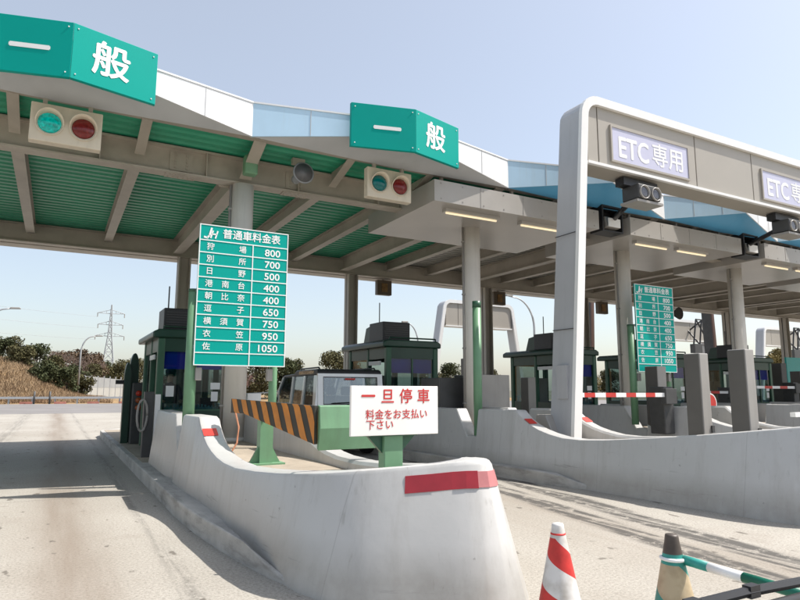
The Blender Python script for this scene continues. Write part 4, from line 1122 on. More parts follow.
# ================================================================== CAR
def car(loc, rz):
    t = thing('car', 'silver off-road car with a raised black-edged roof seen from behind in the toll lane', 'car', loc, rz)
    Wd = 0.86
    # side profile: y forward, z up
    b = MB()
    prof = [(0.0, 0.55), (0.0, 1.06), (0.04, 1.12), (3.05, 1.08), (4.35, 1.0), (4.5, 0.9), (4.52, 0.55), (4.05, 0.42), (3.85, 0.68), (3.6, 0.78), (3.3, 0.76), (3.05, 0.62), (2.97, 0.42), (1.32, 0.42), (1.22, 0.66), (0.98, 0.79), (0.68, 0.78), (0.45, 0.64), (0.36, 0.45)]
    b.prism(prof, 'x', -Wd, Wd)
    b.build('body', m_car, t, bevel=0.04)
    # cabin shell with tumblehome, as pillars and roof
    def cx(z): return Wd - 0.01 - (z - 1.1) * 0.1
    def quad(pts, th, mat, nm):
        bb = MB(); v = [Vector(p) for p in pts]
        n_ = (v[1] - v[0]).cross(v[3] - v[0]).normalized() * th
        A_ = [bb.b.verts.new(p) for p in v]; B_ = [bb.b.verts.new(p + n_) for p in v]
        bb.b.faces.new(A_); bb.b.faces.new(B_[::-1])
        for i in range(4): bb.b.faces.new((A_[i], A_[(i + 1) % 4], B_[(i + 1) % 4], B_[i]))
        return bb
    zr, zs = 1.965, 1.86
    rr = MB()       # raised rear roof and lower front roof
    rr.prism([(0.06, zs - 0.005), (0.1, zr - 0.03), (0.2, zr), (1.75, zr), (1.95, zs + 0.03), (2.9, zs), (3.0, zs - 0.05), (1.9, zs - 0.03), (0.2, zs - 0.03)], 'x', -cx(zs), cx(zs))
    rr.build('roof', m_black, t, bevel=0.03)
    pl = MB()
    for sx in (-1, 1):
        for (ya, yb, yc, yd) in ((0.02, 0.20, 0.34, 0.08), (1.0, 1.12, 1.12, 1.0), (1.95, 2.07, 2.07, 1.95), (3.55, 3.68, 2.98, 2.85)):
            z0, z1 = 1.08, zs - 0.04
            o0, o1 = sx * cx(z0), sx * cx(z1)
            i0, i1 = sx * (cx(z0) - 0.06), sx * (cx(z1) - 0.06)
            v = [pl.b.verts.new(p) for p in ((o0, ya, z0), (o0, yb, z0), (o1, yc, z1), (o1, yd, z1), (i0, ya, z0), (i0, yb, z0), (i1, yc, z1), (i1, yd, z1))]
            for q in ((0, 1, 2, 3), (4, 7, 6, 5), (0, 4, 5, 1), (1, 5, 6, 2), (2, 6, 7, 3), (3, 7, 4, 0)): pl.b.faces.new([v[i] for i in q])
    pl.build('pillar', m_car, t)
    tg = MB()     # tailgate frame round the rear window
    for (x0, x1, z0, z1) in ((-0.78, -0.66, 1.08, 1.86), (0.66, 0.78, 1.08, 1.86), (-0.66, 0.66, 1.08, 1.17), (-0.66, 0.66, 1.79, 1.86)):
        def yy(z): return 0.0 + (z - 1.08) * 0.09
        v = [tg.b.verts.new(p) for p in ((x0, yy(z0) - 0.01, z0), (x1, yy(z0) - 0.01, z0), (x1, yy(z1) - 0.01, z1), (x0, yy(z1) - 0.01, z1), (x0, yy(z0) + 0.06, z0), (x1, yy(z0) + 0.06, z0), (x1, yy(z1) + 0.06, z1), (x0, yy(z1) + 0.06, z1))]
        for q in ((0, 1, 2, 3), (4, 7, 6, 5), (0, 4, 5, 1), (1, 5, 6, 2), (2, 6, 7, 3), (3, 7, 4, 0)): tg.b.faces.new([v[i] for i in q])
    tg.build('tailgate', m_car, t)
    gl = MB(); gl.face([(-0.665, 0.028, 1.16), (0.665, 0.028, 1.16), (0.665, 0.083, 1.80), (-0.665, 0.083, 1.80)]); rw = gl.build('rear_window', m_carglass, t)
    ru = MB()
    for (x0, x1, z0, z1) in ((-0.665, -0.64, 1.165, 1.795), (0.64, 0.665, 1.165, 1.795), (-0.64, 0.64, 1.165, 1.19), (-0.64, 0.64, 1.77, 1.795)):
        ru.face([(x0, 0.012 + (z0 - 1.08) * 0.09, z0), (x1, 0.012 + (z0 - 1.08) * 0.09, z0), (x1, 0.012 + (z1 - 1.08) * 0.09, z1), (x0, 0.012 + (z1 - 1.08) * 0.09, z1)])
    ru.build('seal', m_black, rw)
    wp = MB(); wp.tube([(0.3, -0.02, 1.18), (0.0, -0.015, 1.22), (-0.45, -0.01, 1.20)], 0.014, 6); wp.build('wiper', m_black, rw)
    br = MB(); br.box(-0.14, 0.1, 0.03, 0.05, 1.72, 1.76); br.build('brake_light', m_tail, rw)
    for sx in (-1, 1):
        for (y0, y1, y2, y3) in ((0.2, 1.0, 1.0, 0.34), (1.12, 1.95, 1.95, 1.12), (2.07, 3.55, 2.86, 2.07)):
            g = MB(); z0, z1 = 1.09, zs - 0.05; g.face([(sx * (cx(z0) - 0.03), y0, z0), (sx * (cx(z0) - 0.03), y1, z0), (sx * (cx(z1) - 0.03), y2, z1), (sx * (cx(z1) - 0.03), y3, z1)]); g.build('side_window', m_sideglass, t)
        g = MB(); g.box(sx * (cx(zs) + 0.001) - 0.004, sx * (cx(zs) + 0.001) + 0.004, 0.35, 1.5, zs + 0.0, zr - 0.03); g.build('roof_window', m_carglass, t)
        rl = MB(); rl.tube([(sx * 0.68, 0.25, zr), (sx * 0.68, 0.3, zr + 0.035), (sx * 0.68, 1.6, zr + 0.035), (sx * 0.68, 1.68, zr)], 0.018, 8); rl.build('roof_rail', m_black, t)
        tl = MB(); tl.box(sx * 0.8 - 0.055, sx * 0.8 + 0.055, -0.025, 0.05, 0.72, 1.02); tl.build('tail_lamp', m_tail, t, bevel=0.01)
        hl = MB(); hl.box(sx * 0.68 - 0.13, sx * 0.68 + 0.13, 4.42, 4.54, 0.74, 0.9); hl.build('headlight', m_white, t, bevel=0.02)
        mi = MB(); mi.box(sx * 0.98 - 0.08, sx * 0.98 + 0.08, 3.05, 3.16, 1.1, 1.32); mi.build('mirror', m_black, t, bevel=0.03)
        for yy in (0.84, 3.5):
            w_ = MB(); w_.lathe([(0.2, sx * 0.62), (0.33, sx * 0.62), (0.36, sx * 0.66), (0.36, sx * 0.82), (0.33, sx * 0.865), (0.2, sx * 0.865)], 28, (0, 0), axis='y')
            o = w_.build('wheel', m_tyre, t, smooth=False); o.rotation_euler = (0, 0, R(-90)); o.location = (0, yy, 0.36)
            q = MB(); q.lathe([(0.2, sx * 0.855), (0.15, sx * 0.84), (0.05, sx * 0.865), (0.001, sx * 0.87)], 20, (0, 0), axis='y'); q.build('rim', m_rim, o)
    ws = MB(); ws.face([(-0.8, 3.62, 1.1), (0.8, 3.62, 1.1), (0.74, 2.92, zs - 0.05), (-0.74, 2.92, zs - 0.05)]); ws.build('windscreen', m_carglass, t)
    sw = MB(); sw.lathe([(0.1, -0.2), (0.32, -0.2), (0.34, -0.15), (0.34, 0.0), (0.1, 0.0)], 28, (0.05, 0.86), axis='y'); sw.build('spare_wheel', m_tyre, t)
    bm_ = MB(); bm_.box(-0.86, 0.86, -0.12, 0.05, 0.42, 0.6); bm_.build('bumper', m_black, t, bevel=0.03)
    npl = MB(); npl.box(-0.55, -0.22, -0.012, 0.0, 0.68, 0.85); npl.build('number_plate', m_white, t)
    se = MB()
    for sx in (-1, 1):
        for yy in (1.3, 2.4):
            se.box(sx * 0.38 - 0.24, sx * 0.38 + 0.24, yy, yy + 0.18, 0.8, 1.35); se.box(sx * 0.38 - 0.12, sx * 0.38 + 0.12, yy + 0.02, yy + 0.12, 1.36, 1.58)
    se.build('seat', m_grey, t, bevel=0.04)
    return t
car((5.86, 12.9, 0.0), R(-3))

# ================================================================== CONES
def spiral_mat(name, c0, c1, turns, duty, z0, z1, c2=None):
    m = bpy.data.materials.new(name); m.use_nodes = True
    n, l = m.node_tree.nodes, m.node_tree.links; b = n['Principled BSDF']; b.inputs['Roughness'].default_value = 0.5
    tc = n.new('ShaderNodeTexCoord'); sp = n.new('ShaderNodeSeparateXYZ'); l.new(tc.outputs['Object'], sp.inputs[0])
    def mt(op, a, c=0.0):
        x = n.new('ShaderNodeMath'); x.operation = op
        for i, v in enumerate((a, c)):
            if isinstance(v, (int, float)): x.inputs[i].default_value = v
            else: l.new(v, x.inputs[i])
        return x.outputs[0]
    ang = mt('DIVIDE', mt('ARCTAN2', sp.outputs[1], sp.outputs[0]), 2 * math.pi)
    ph = mt('FRACT', mt('ADD', mt('MULTIPLY', sp.outputs[2], turns), mt('ADD', ang, 5.0)))
    k = mt('LESS_THAN', ph, duty)
    k = mt('MULTIPLY', k, mt('MULTIPLY', mt('GREATER_THAN', sp.outputs[2], z0), mt('LESS_THAN', sp.outputs[2], z1)))
    nz = n.new('ShaderNodeTexNoise'); nz.inputs['Scale'].default_value = 9; nz.inputs['Detail'].default_value = 7; l.new(tc.outputs['Object'], nz.inputs[0])
    r = n.new('ShaderNodeValToRGB'); r.color_ramp.elements[0].position = .45; r.color_ramp.elements[1].position = .75
    r.color_ramp.elements[0].color = (1, 1, 1, 1); r.color_ramp.elements[1].color = (.6, .56, .5, 1); l.new(nz.outputs[0], r.inputs[0])
    mx = n.new('ShaderNodeMixRGB'); l.new(k, mx.inputs[0]); mx.inputs[1].default_value = (*c0, 1); mx.inputs[2].default_value = (*c1, 1)
    out = mx.outputs[0]
    if c2:
        for zz, cc in c2:
            m2 = n.new('ShaderNodeMixRGB'); l.new(mt('GREATER_THAN', sp.outputs[2], zz), m2.inputs[0]); l.new(out, m2.inputs[1]); m2.inputs[2].default_value = (*cc, 1); out = m2.outputs[0]
    mu = n.new('ShaderNodeMixRGB'); mu.blend_type = 'MULTIPLY'; mu.inputs[0].default_value = 1; l.new(out, mu.inputs[1]); l.new(r.outputs[0], mu.inputs[2])
    l.new(mu.outputs[0], b.inputs['Base Color']); return m
m_spiral = spiral_mat('cone_spiral', (0.66, 0.64, 0.62), (0.56, 0.03, 0.025), 3.2, 0.46, 0.0, 0.62)
m_spiral2 = spiral_mat('cone_spiral_teal', (0.45, 0.36, 0.23), (0.03, 0.28, 0.24), 2.6, 0.36, 0.0, 0.6, [(0.545, (0.03, 0.28, 0.24)), (0.6, (0.07, 0.055, 0.045))])
def cone(loc, label, kind):
    t = thing('traffic_cone', label, 'cone', loc, R(35))
    n = 40; prof = [(0.175, 0.02), (0.155, 0.1)] + [(0.155 - 0.115 * i / 18.0, 0.1 + 0.56 * i / 18.0) for i in range(1, 19)] + [(0.036, 0.69), (0.033, 0.70)]
    b = MB(); b.lathe(prof, n, mi=0)
    b.build('body', m_spiral if kind == 0 else m_spiral2, t, smooth=True)
    b = MB(); b.box(-0.19, 0.19, -0.19, 0.19, 0, 0.025); b.build('base', m_coner if kind == 0 else m_conet, t, bevel=0.015)
    if kind == 0:
        b = MB(); b.lathe([(0.044, 0.635), (0.046, 0.64), (0.044, 0.648)], 24); b.build('red_band', m_coner, t)
    return t
cone((2.735, 2.97, 0), 'white traffic cone with spiral red bands standing in front of the barrier nose', 0)
cone((3.10, 2.45, 0), 'beige and teal traffic cone with a dark top, holding the green and white bar', 1)
t = thing('cone_bar', 'green and white striped bar hooked over the beige cone', 'bar', (3.10, 2.45, 0.56), 0)
P0 = Vector((0.03, -0.05, 0.01)); P1 = Vector((0.05, -1.5, -0.02))
P1 = Vector((-0.02, -1.35, 0.0))
segs = [(0.0, 0.12, m_conet), (0.12, 0.27, m_white), (0.27, 0.55, m_gbar), (0.55, 0.72, m_white), (0.72, 1.0, m_gbar)]
dv = (P1 - P0)
for a, c, mt in segs:
    b = MB(); b.tube([P0 + dv * a, P0 + dv * c], 0.026, 12); o = b.build('bar_segment', mt, t)
b = MB(); b.tube([(0.062 * math.cos(R(a)), 0.062 * math.sin(R(a)), 0.012) for a in range(0, 361, 18)], 0.01, 8, cap=False); b.build('ring', m_white, t)
# the other cone that carries the bar, just outside the picture
cone((3.14, 1.0, 0), 'beige and teal traffic cone below the frame, holding the near end of the bar', 1)

# windscreen wiper and cowl of the car the photo is taken from
t = thing('car', 'wiper and dark cowl of the car in the right foreground', 'car', (0.9, 0.62, 1.04))
b = MB(); b.prism([(-0.16, -0.04), (0.2, -0.10), (0.26, -0.2), (-0.16, -0.2)], 'x', -1.3, 0.55); b.build('cowl', m_dark, t, bevel=0.02)
b = MB(); b.tube([(-0.2, -0.02, 0.135), (-0.1, -0.02, 0.138), (0.02, -0.02, 0.137), (0.3, 0.0, 0.125)], 0.009, 10); b.build('wiper_arm', m_black, t)
b = MB(); b.tube([(-0.262, 0.0, 0.148), (-0.1, 0.0, 0.156), (0.05, 0.0, 0.156), (0.22, 0.0, 0.15), (0.34, 0.0, 0.145)], 0.0075, 6)
for q in (-0.08, 0.06): b.box(q - 0.012, q + 0.012, -0.007, 0.007, 0.147, 0.165)
b.build('wiper_blade', m_black, t)
b = MB(); b.tube([(0.3, 0.0, 0.125), (0.36, 0.03, 0.08), (0.36, 0.03, -0.1)], 0.014, 10); b.build('wiper_pivot', m_dark, t)

# ================================================================== ELECTRONIC LANE FURNITURE
def cabinet(name, x, y, w_, d_, h, label, mat=None, z=0.55, slant=0.0):
    t = thing(name, label, 'cabinet', (x, y, z), 0, 'roadside cabinets on the toll islands')
    b = MB(); b.prism([(-d_ / 2, 0), (d_ / 2, 0), (d_ / 2, h), (-d_ / 2 + slant, h)], 'x', -w_ / 2, w_ / 2); b.build('casing', mat or m_bol, t, bevel=0.012)
    b = MB(); b.box(-w_ / 2 - 0.02, w_ / 2 + 0.02, -d_ / 2 - 0.02, d_ / 2 + 0.02, 0, 0.03); b.build('foot_plate', m_galv, t)
    b = MB(); b.box(-w_ / 2 - 0.012, -w_ / 2 - 0.001, -d_ / 2 + 0.008, d_ / 2 - 0.008, 0.02, h - 0.012); b.build('shade_panel', M('cabinet_side_shade', (0.10, 0.093, 0.085), 0.4, 0.08, 2), t)  # door panel coloured dark to stand for shade on the whole left face
    b = MB(); b.box(w_ / 2 - 0.04, w_ / 2 + 0.02, -d_ / 2 - 0.02, -d_ / 2 - 0.001, 0.35, 0.45); b.build('lock', m_dark, t)
    return t
cabinet('sensor_cabinet', 8.36, 6.0, 0.20, 0.26, 1.5, 'tall beige cabinet with shade painted on its left side, left of the tallest one on the second island')
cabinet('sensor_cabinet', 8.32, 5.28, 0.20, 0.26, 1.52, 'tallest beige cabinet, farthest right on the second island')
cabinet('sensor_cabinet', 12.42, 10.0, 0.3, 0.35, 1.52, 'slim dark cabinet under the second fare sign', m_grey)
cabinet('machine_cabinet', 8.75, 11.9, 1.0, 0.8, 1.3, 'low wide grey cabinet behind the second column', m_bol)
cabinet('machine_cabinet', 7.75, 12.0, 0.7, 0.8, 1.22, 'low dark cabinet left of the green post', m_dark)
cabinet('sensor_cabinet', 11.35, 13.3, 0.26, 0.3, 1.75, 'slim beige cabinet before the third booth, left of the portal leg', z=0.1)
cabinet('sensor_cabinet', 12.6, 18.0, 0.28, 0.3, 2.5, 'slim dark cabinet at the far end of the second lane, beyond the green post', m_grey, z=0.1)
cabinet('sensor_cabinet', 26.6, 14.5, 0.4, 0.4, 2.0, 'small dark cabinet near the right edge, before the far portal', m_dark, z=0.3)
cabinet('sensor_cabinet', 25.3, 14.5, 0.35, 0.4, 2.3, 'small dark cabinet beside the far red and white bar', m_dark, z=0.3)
t = thing('concrete_block', 'flat white block lying on the second island beside the portal foot', 'block', (8.35, 6.6, 0.6))
b = MB(); b.box(-0.3, 0.25, -0.35, 0.4, 0, 0.12); b.build('block', m_white, t, bevel=0.02)
t = thing('concrete_block', 'tan sloped block behind the step of the second barrier', 'block', (8.0, 8.75, 0.6))
b = MB(); b.prism([(-0.3, 0), (0.3, 0), (0.2, 0.46), (-0.05, 0.46)], 'x', -0.2, 0.45); b.build('block', m_bol, t, bevel=0.02)

def gate(loc, L, z, label, seg=0.32, side=-1, both=False):
    t = thing('barrier_gate', label, 'gate', loc, 0, 'red and white lane gates')
    b = MB(); b.box(-0.16, 0.16, -0.2, 0.2, 0, z + 0.18 - loc[2]); b.build('machine', m_dark, t, bevel=0.02)
    b = MB(); b.box(-0.26, 0.1, -0.34, -0.2, z - 0.2 - loc[2], z + 0.14 - loc[2]); b.build('arm_holder', m_dark, t, bevel=0.01)
    n_ = int(L / seg)
    arm = MB()
    zz = z - loc[2]
    for q in range(n_):
        a, c = 0.26 + q * seg, 0.26 + (q + 1) * seg
        arm.box(min(side * a, side * c), max(side * a, side * c), -0.3, -0.25, zz - 0.045, zz + 0.045, 1 if q % 2 else 0)
    arm.build('arm', [m_white, m_redp], t)
    return t
gate((12.0, 9.55, 0.55), 2.7, 1.41, 'red and white lane gate with a dark post, left of the second fare sign', 0.3)
gate((23.3, 13.0, 0.2), 2.6, 1.63, 'red and white lane gate near the right edge with a dark brown post', 0.45)
gate((21.9, 14.6, 0.2), 2.8, 1.45, 'lower red and white lane gate behind the tallest cabinet', 0.5)
t = thing('round_sign', 'round red sign peeking out from behind the left of the two tall cabinets', 'sign', (15.35, 10.7, 0.3))
b = MB(); b.lathe([(0.001, -0.03), (0.27, -0.03), (0.27, 0.0), (0.001, 0.0)], 32, (0, 0.87), axis='y', smooth=False); b.build('disc', m_white, t)
b = MB(); b.lathe([(0.001, -0.036), (0.235, -0.036), (0.235, -0.031), (0.001, -0.031)], 32, (0, 0.87), axis='y', smooth=False); b.build('red_face', m_redp, t)
b = MB(); b.tube([(0, 0.03, 0), (0, 0.03, 0.9)], 0.03, 10); b.build('pole', m_galv, t)
t = thing('tee_stand', 'white tee-shaped stand near the right edge behind the second barrier', 'stand', (15.6, 8.2, 0.3))
b = MB(); b.box(-0.9, 0.75, -0.06, 0.06, 0.62, 0.72); b.prism([(-0.1, 0), (0.1, 0), (0.16, 0.62), (-0.16, 0.62)], 'y', -0.05, 0.05); b.build('stand', m_white, t)
t = thing('teal_panel', 'plain teal panel on the right edge beside the far column', 'panel', (29.3, 16.0, 0.2))
b = MB(); b.box(-0.75, 1.2, 0, 0.08, 1.2, 2.8); b.build('panel', m_teal, t)
b = MB(); b.box(-0.6, -0.5, 0.09, 0.17, 0, 2.7); b.box(0.9, 1.0, 0.09, 0.17, 0, 2.7); b.build('post', m_grey, t)
# dark gantry frames on the far portals
def framegear(loc, lb):
    t = thing('overhead_sensor', lb, 'sensor', loc, 0, 'sensor frames under the far portals')
    b = MB()
    def tb(*p): b.tube(p, 0.05, 6)
    tb((0, 0, 0), (0.35, 0, 1.6)); tb((0.35, 0, 1.6), (1.0, 0, 1.6)); tb((1.0, 0, 1.6), (1.5, 0, 0.6)); tb((1.5, 0, 0.6), (1.6, 0, -0.3)); tb((0.35, 0, 1.6), (1.6, 0, 0)); tb((0.9, 0, 1.6), (0.6, 0, 0)); tb((0.0, 0, 0), (1.7, 0, 0)); tb((0.6, 0, 0), (0.7, 0.9, 1.0)); tb((1.0, 0, 1.6), (0.9, 0.9, 1.0))
    b.build('frame', m_black, t)
    b = MB(); b.box(-0.1, 0.6, -0.15, 0.2, -0.55, 0.02); b.build('reader', m_dark, t)
framegear((35.0, 25.2, 4.4), 'black tubular frame hanging on the far portal right of the second fare sign')
framegear((45.9, 25.2, 4.4), 'black tubular frame hanging on the far portal at the right edge')
t = thing('loudspeaker', 'small black speaker hanging under the rear beam near the second fare sign', 'loudspeaker', (24.0, 18.2, 5.3))
b = MB(); b.lathe([(0.28, -0.3), (0.15, -0.1), (0.1, 0.0), (0.1, 0.25)], 16, (0, -0.4), axis='y'); b.build('horn', m_black, t)
b = MB(); b.box(-0.03, 0.03, -0.03, 0.03, -0.4, 0.1); b.build('bracket', m_black, t)

# ================================================================== BACKGROUND
def lamp(loc, H, reach, label, rz=0.0):
    t = thing('street_lamp', label, 'street lamp', loc, rz, 'street lamps')
    b = MB(); pts = [(0, 0, 0), (0, 0, H * 0.72)] + [(reach * (1 - math.cos(R(a))) * 0.75, 0, H * 0.72 + H * 0.27 * math.sin(R(a))) for a in range(10, 91, 10)] + [(reach, 0, H)]
    n = len(pts); b.tube(pts, 0.1, 8, radii=[0.11 - 0.06 * i / n for i in range(n)]); b.build('pole', m_galv, t)
    b = MB(); b.prism([(reach - 0.1, H - 0.06), (reach + 0.7, H - 0.02), (reach + 0.6, H + 0.12), (reach - 0.1, H + 0.1)], 'y', -0.14, 0.14); b.build('lamp_head', m_grey, t, bevel=0.03)
    return t
lamp((-5.45, 62, 0), 8.3, 1.7, 'street lamp at the left edge in front of the grassy slope')
lamp((2.5, 88, 0), 8.2, 1.7, 'street lamp standing before the noise barrier near the pylon')
lamp((35.4, 60, 0), 9.0, -2.0, 'distant street lamp rising behind the second booth')
lamp((39.3, 45, 0), 10.2, -3.2, 'street lamp rising behind the third booth')

t = thing('power_pylon', 'lattice power pylon with three pairs of arms on the horizon at the left', 'pylon', (9.7, 150, 0))
b = MB()
def pw(z): return 3.6 - 2.8 * min(1, z / 13.0) if z < 13 else 0.8 - 0.7 * (z - 13) / 7.0
zs_ = [0, 3, 5.5, 7.7, 9.6, 11.3, 13, 14.4, 15.7, 17, 18.3, 20]
pr = 0.085
for sx, sy in ((1, 1), (1, -1), (-1, 1), (-1, -1)):
    for a, c in zip(zs_[:-1], zs_[1:]): b.tube([(sx * pw(a) / 2, sy * pw(a) / 2, a), (sx * pw(c) / 2, sy * pw(c) / 2, c)], pr, 4)
for a, c in zip(zs_[:-1], zs_[1:]):
    for fx in (0, 1):
        for sg in (-1, 1):
            def P_(s, z): return (s * pw(z) / 2, sg * pw(z) / 2, z) if fx == 0 else (sg * pw(z) / 2, s * pw(z) / 2, z)
            b.tube([P_(-1, a), P_(1, c)], pr * 0.6, 4); b.tube([P_(1, a), P_(-1, c)], pr * 0.6, 4); b.tube([P_(-1, c), P_(1, c)], pr * 0.6, 4)
b.build('lattice_tower', m_pylon, t)
for z, L_ in ((13.0, 2.9), (15.5, 2.5), (18.0, 2.7)):
    b = MB()
    for sg in (-1, 1):
        b.tube([(0, 0, z), (sg * L_, 0, z + 0.1)], pr * 0.8, 4); b.tube([(0, 0, z + 0.9), (sg * L_, 0, z + 0.1)], pr * 0.7, 4)
        for q in (0.35, 0.7): b.tube([(sg * L_ * q, 0, z + 0.05), (sg * L_ * q, 0, z + 0.9 * (1 - q) + 0.1)], pr * 0.5, 4)
    o = b.build('cross_arm', m_pylon, t)
    b = MB()
    for sg in (-1, 1):
        b.tube([(sg * L_, 0, z + 0.1), (sg * L_, 0, z - 0.8)], 0.09, 6)
    b.build('insulator', m_grey, o)
for i, (z, sx) in enumerate(((12.2, -2.9), (14.7, -2.5), (17.2, -2.7))):
    b = MB(); pts = []
    for q in range(25):
        f_ = q / 24.0; pts.append((9.7 + sx - 75 * f_, 150 - 45 * f_, z + 5 * f_ - 5.0 * 4 * f_ * (1 - f_) * 0.35))
    b.tube(pts, 0.022, 4)
    tag(b.build('power_line', m_pylon), ['lowest power line sagging from the pylon to the left', 'middle power line sagging from the pylon to the left', 'topmost power line sagging from the pylon to the left'][i], 'power line', 'power lines')

# noise barrier
t = thing('noise_barrier', 'grey panelled noise barrier below the pylon', 'noise barrier', (3.3, 92, 0))
nv = (Vector((9.6, 106)) - Vector((3.3, 92)))
NP = 7
for i in range(NP):
    a, c = nv * (i / NP), nv * ((i + 1) / NP)
    b = MB(); n_ = Vector((nv.y, -nv.x)).normalized() * 0.04
    b.prism([tuple(a), tuple(c), tuple(c + n_), tuple(a + n_)], 'z', 0, 1.7); p = b.build('panel', m_noise, t)
    b = MB(); b.prism([tuple(a), tuple(c), tuple(c + n_), tuple(a + n_)], 'z', 1.72, 3.2 - 0.05 * i); b.build('panel', M('noise_panel_upper', (0.26, 0.27, 0.275), 0.4, 0.1, 0.5), t)
    b = MB(); b.box(a.x - 0.08, a.x + 0.08, a.y - 0.12, a.y - 0.02, 0, 3.3); b.build('post', m_galv, t)

# guard rail with red and white kerb along the far edge of the road
t = thing('guard_rail', 'low white guard rail with red marks along the far edge of the asphalt', 'guard rail', (-20, 72.5, 0))
b = MB(); b.box(-40, 32, -0.05, 0.05, 0.5, 0.72); b.build('rail', m_galv, t)
b = MB()
for i in range(36): b.box(-40 + i * 2, -39.85 + i * 2, 0.06, 0.2, 0, 0.74)
b.build('post', m_galv, t)
b = MB()
for i in range(24): b.box(-40 + i * 3.0, -38.9 + i * 3.0, -0.3, -0.1, 0, 0.22)
b.build('red_kerb', M('faded_red_kerb', (0.40, 0.16, 0.12), 0.7, 0.3, 2), t)
for i, x in enumerate((-1.75, -0.4)):
    t = thing('delineator', ['left one of two short dark posts on the far road edge', 'right one of two short dark posts on the far road edge'][i], 'post', (x, 71.8, 0), 0, 'delineator posts')
    b = MB(); b.tube([(0, 0, 0), (0, 0, 1.25)], 0.09, 10); b.build('post', m_dark, t)
t = thing('red_sign', 'small red sign beyond the noise barrier', 'sign', (11.9, 118, 0))
b = MB(); b.box(-0.7, 0.7, 0, 0.08, 4.3, 5.4); b.build('board', m_redp, t)
b = MB(); b.tube([(0, 0.14, 0), (0, 0.14, 5.3)], 0.07, 8); b.build('pole', m_galv, t)

# vegetation
def leaf_cloud(name, mat, blobs, count, size, rnd):
    verts, faces = [], []
    tot = sum(r ** 2 for _, r in blobs)
    for (c, r) in blobs:
        for _ in range(int(count * r * r / tot)):
            v = Vector((rnd.gauss(0, 1), rnd.gauss(0, 1), rnd.gauss(0, 1))).normalized()
            q = Vector(c) + Vector((v.x * r, v.y * r, v.z * r * 0.8)) * (rnd.uniform(0.45, 1.08))
            a = Vector((rnd.gauss(0, 1), rnd.gauss(0, 1), rnd.gauss(0, 1))).normalized()
            u = a.cross(v + Vector((0.01, 0.02, 0.03))).normalized() * size * rnd.uniform(0.6, 1.3); w_ = u.cross(a).normalized() * size * rnd.uniform(0.4, 0.9)
            i = len(verts); verts += [q - u, q - w_ * 0.8, q + u, q + w_ * 0.8]; faces.append((i, i + 1, i + 2, i + 3))
    me = bpy.data.meshes.new(name); me.from_pydata([tuple(v) for v in verts], [], faces); me.materials.append(mat)
    return me
def tree(loc, H, Wd, mat, label, cat='tree', nblob=14, leaves=1500, seed=0, trunk=True, size=0.18, group='trees behind the toll plaza'):
    rnd = random.Random(seed)
    t = thing('tree' if trunk else 'shrub', label, cat, loc, rnd.uniform(0, 6.28), group)
    blobs = []
    zb = H * (0.14 if trunk else 0.1)
    for _ in range(nblob):
        f_ = rnd.uniform(0, 1); z = zb + (H - zb) * f_
        rad = Wd / 2 * math.sqrt(max(0.05, 1 - (2 * f_ - 0.85) ** 2 * 0.8)) * rnd.uniform(0.2, 0.85); a = rnd.uniform(0, 6.28)
        r = Wd * rnd.uniform(0.13, 0.24)
        blobs.append(((rad * math.cos(a), rad * math.sin(a), min(z, H - r * 0.7)), r))
    me = leaf_cloud('crown', mat, blobs, leaves, size, rnd)
    o = bpy.data.objects.new('crown' if trunk else 'foliage', me); COL.objects.link(o); o.parent = t
    b = MB()
    if trunk:
        b.tube([(0, 0, -0.3), (rnd.uniform(-.1, .1), 0, H * 0.35), (rnd.uniform(-.2, .2), rnd.uniform(-.2, .2), H * 0.75)], 0.1, 8, radii=[H * 0.03, H * 0.022, H * 0.008])
    for c, r in blobs[:8]:
        b.tube([(0, 0, H * (0.25 if trunk else 0)), (c[0] * 0.5, c[1] * 0.5, c[2] * 0.8), c], 0.03, 5, radii=[H * 0.012, H * 0.008, H * 0.003])
    b.build('trunk' if trunk else 'stems', m_bark, t)
    return t
def bare_tree(loc, H, label, seed, mat=None, group='bare trees on the hillside'):
    rnd = random.Random(seed)
    t = thing('bare_tree', label, 'tree', loc, 0, group)
    b = MB()
    b.tube([(0, 0, -0.5), (0, 0, H * 0.4)], 0.1, 6, radii=[H * 0.025, H * 0.018])
    o = b.build('trunk', m_bark, t)
    b = MB()
    def grow(p, d, L_, r, n):
        q = p + d * L_
        b.tube([p, p + d * L_ * 0.5 + Vector((rnd.uniform(-.1, .1), rnd.uniform(-.1, .1), 0)) * L_ * 0.4, q], r, 4, cap=False, radii=[r, r * 0.8, r * 0.55])
        if n > 0:
            for _ in range(rnd.choice((3, 3, 4))):
                nd = (d + Vector((rnd.gauss(0, .55), rnd.gauss(0, .55), rnd.gauss(0.12, .3)))).normalized(); grow(p + d * L_ * rnd.uniform(.5, 1), nd, L_ * rnd.uniform(.55, .8), r * 0.58, n - 1)
    for _ in range(5):
        d_ = Vector((rnd.gauss(0, .5), rnd.gauss(0, .5), 1)).normalized(); grow(Vector((0, 0, H * rnd.uniform(.22, .4))), d_, H * 0.26, H * 0.011, 4)
    b.build('branches', mat or m_twig, t)
    return t
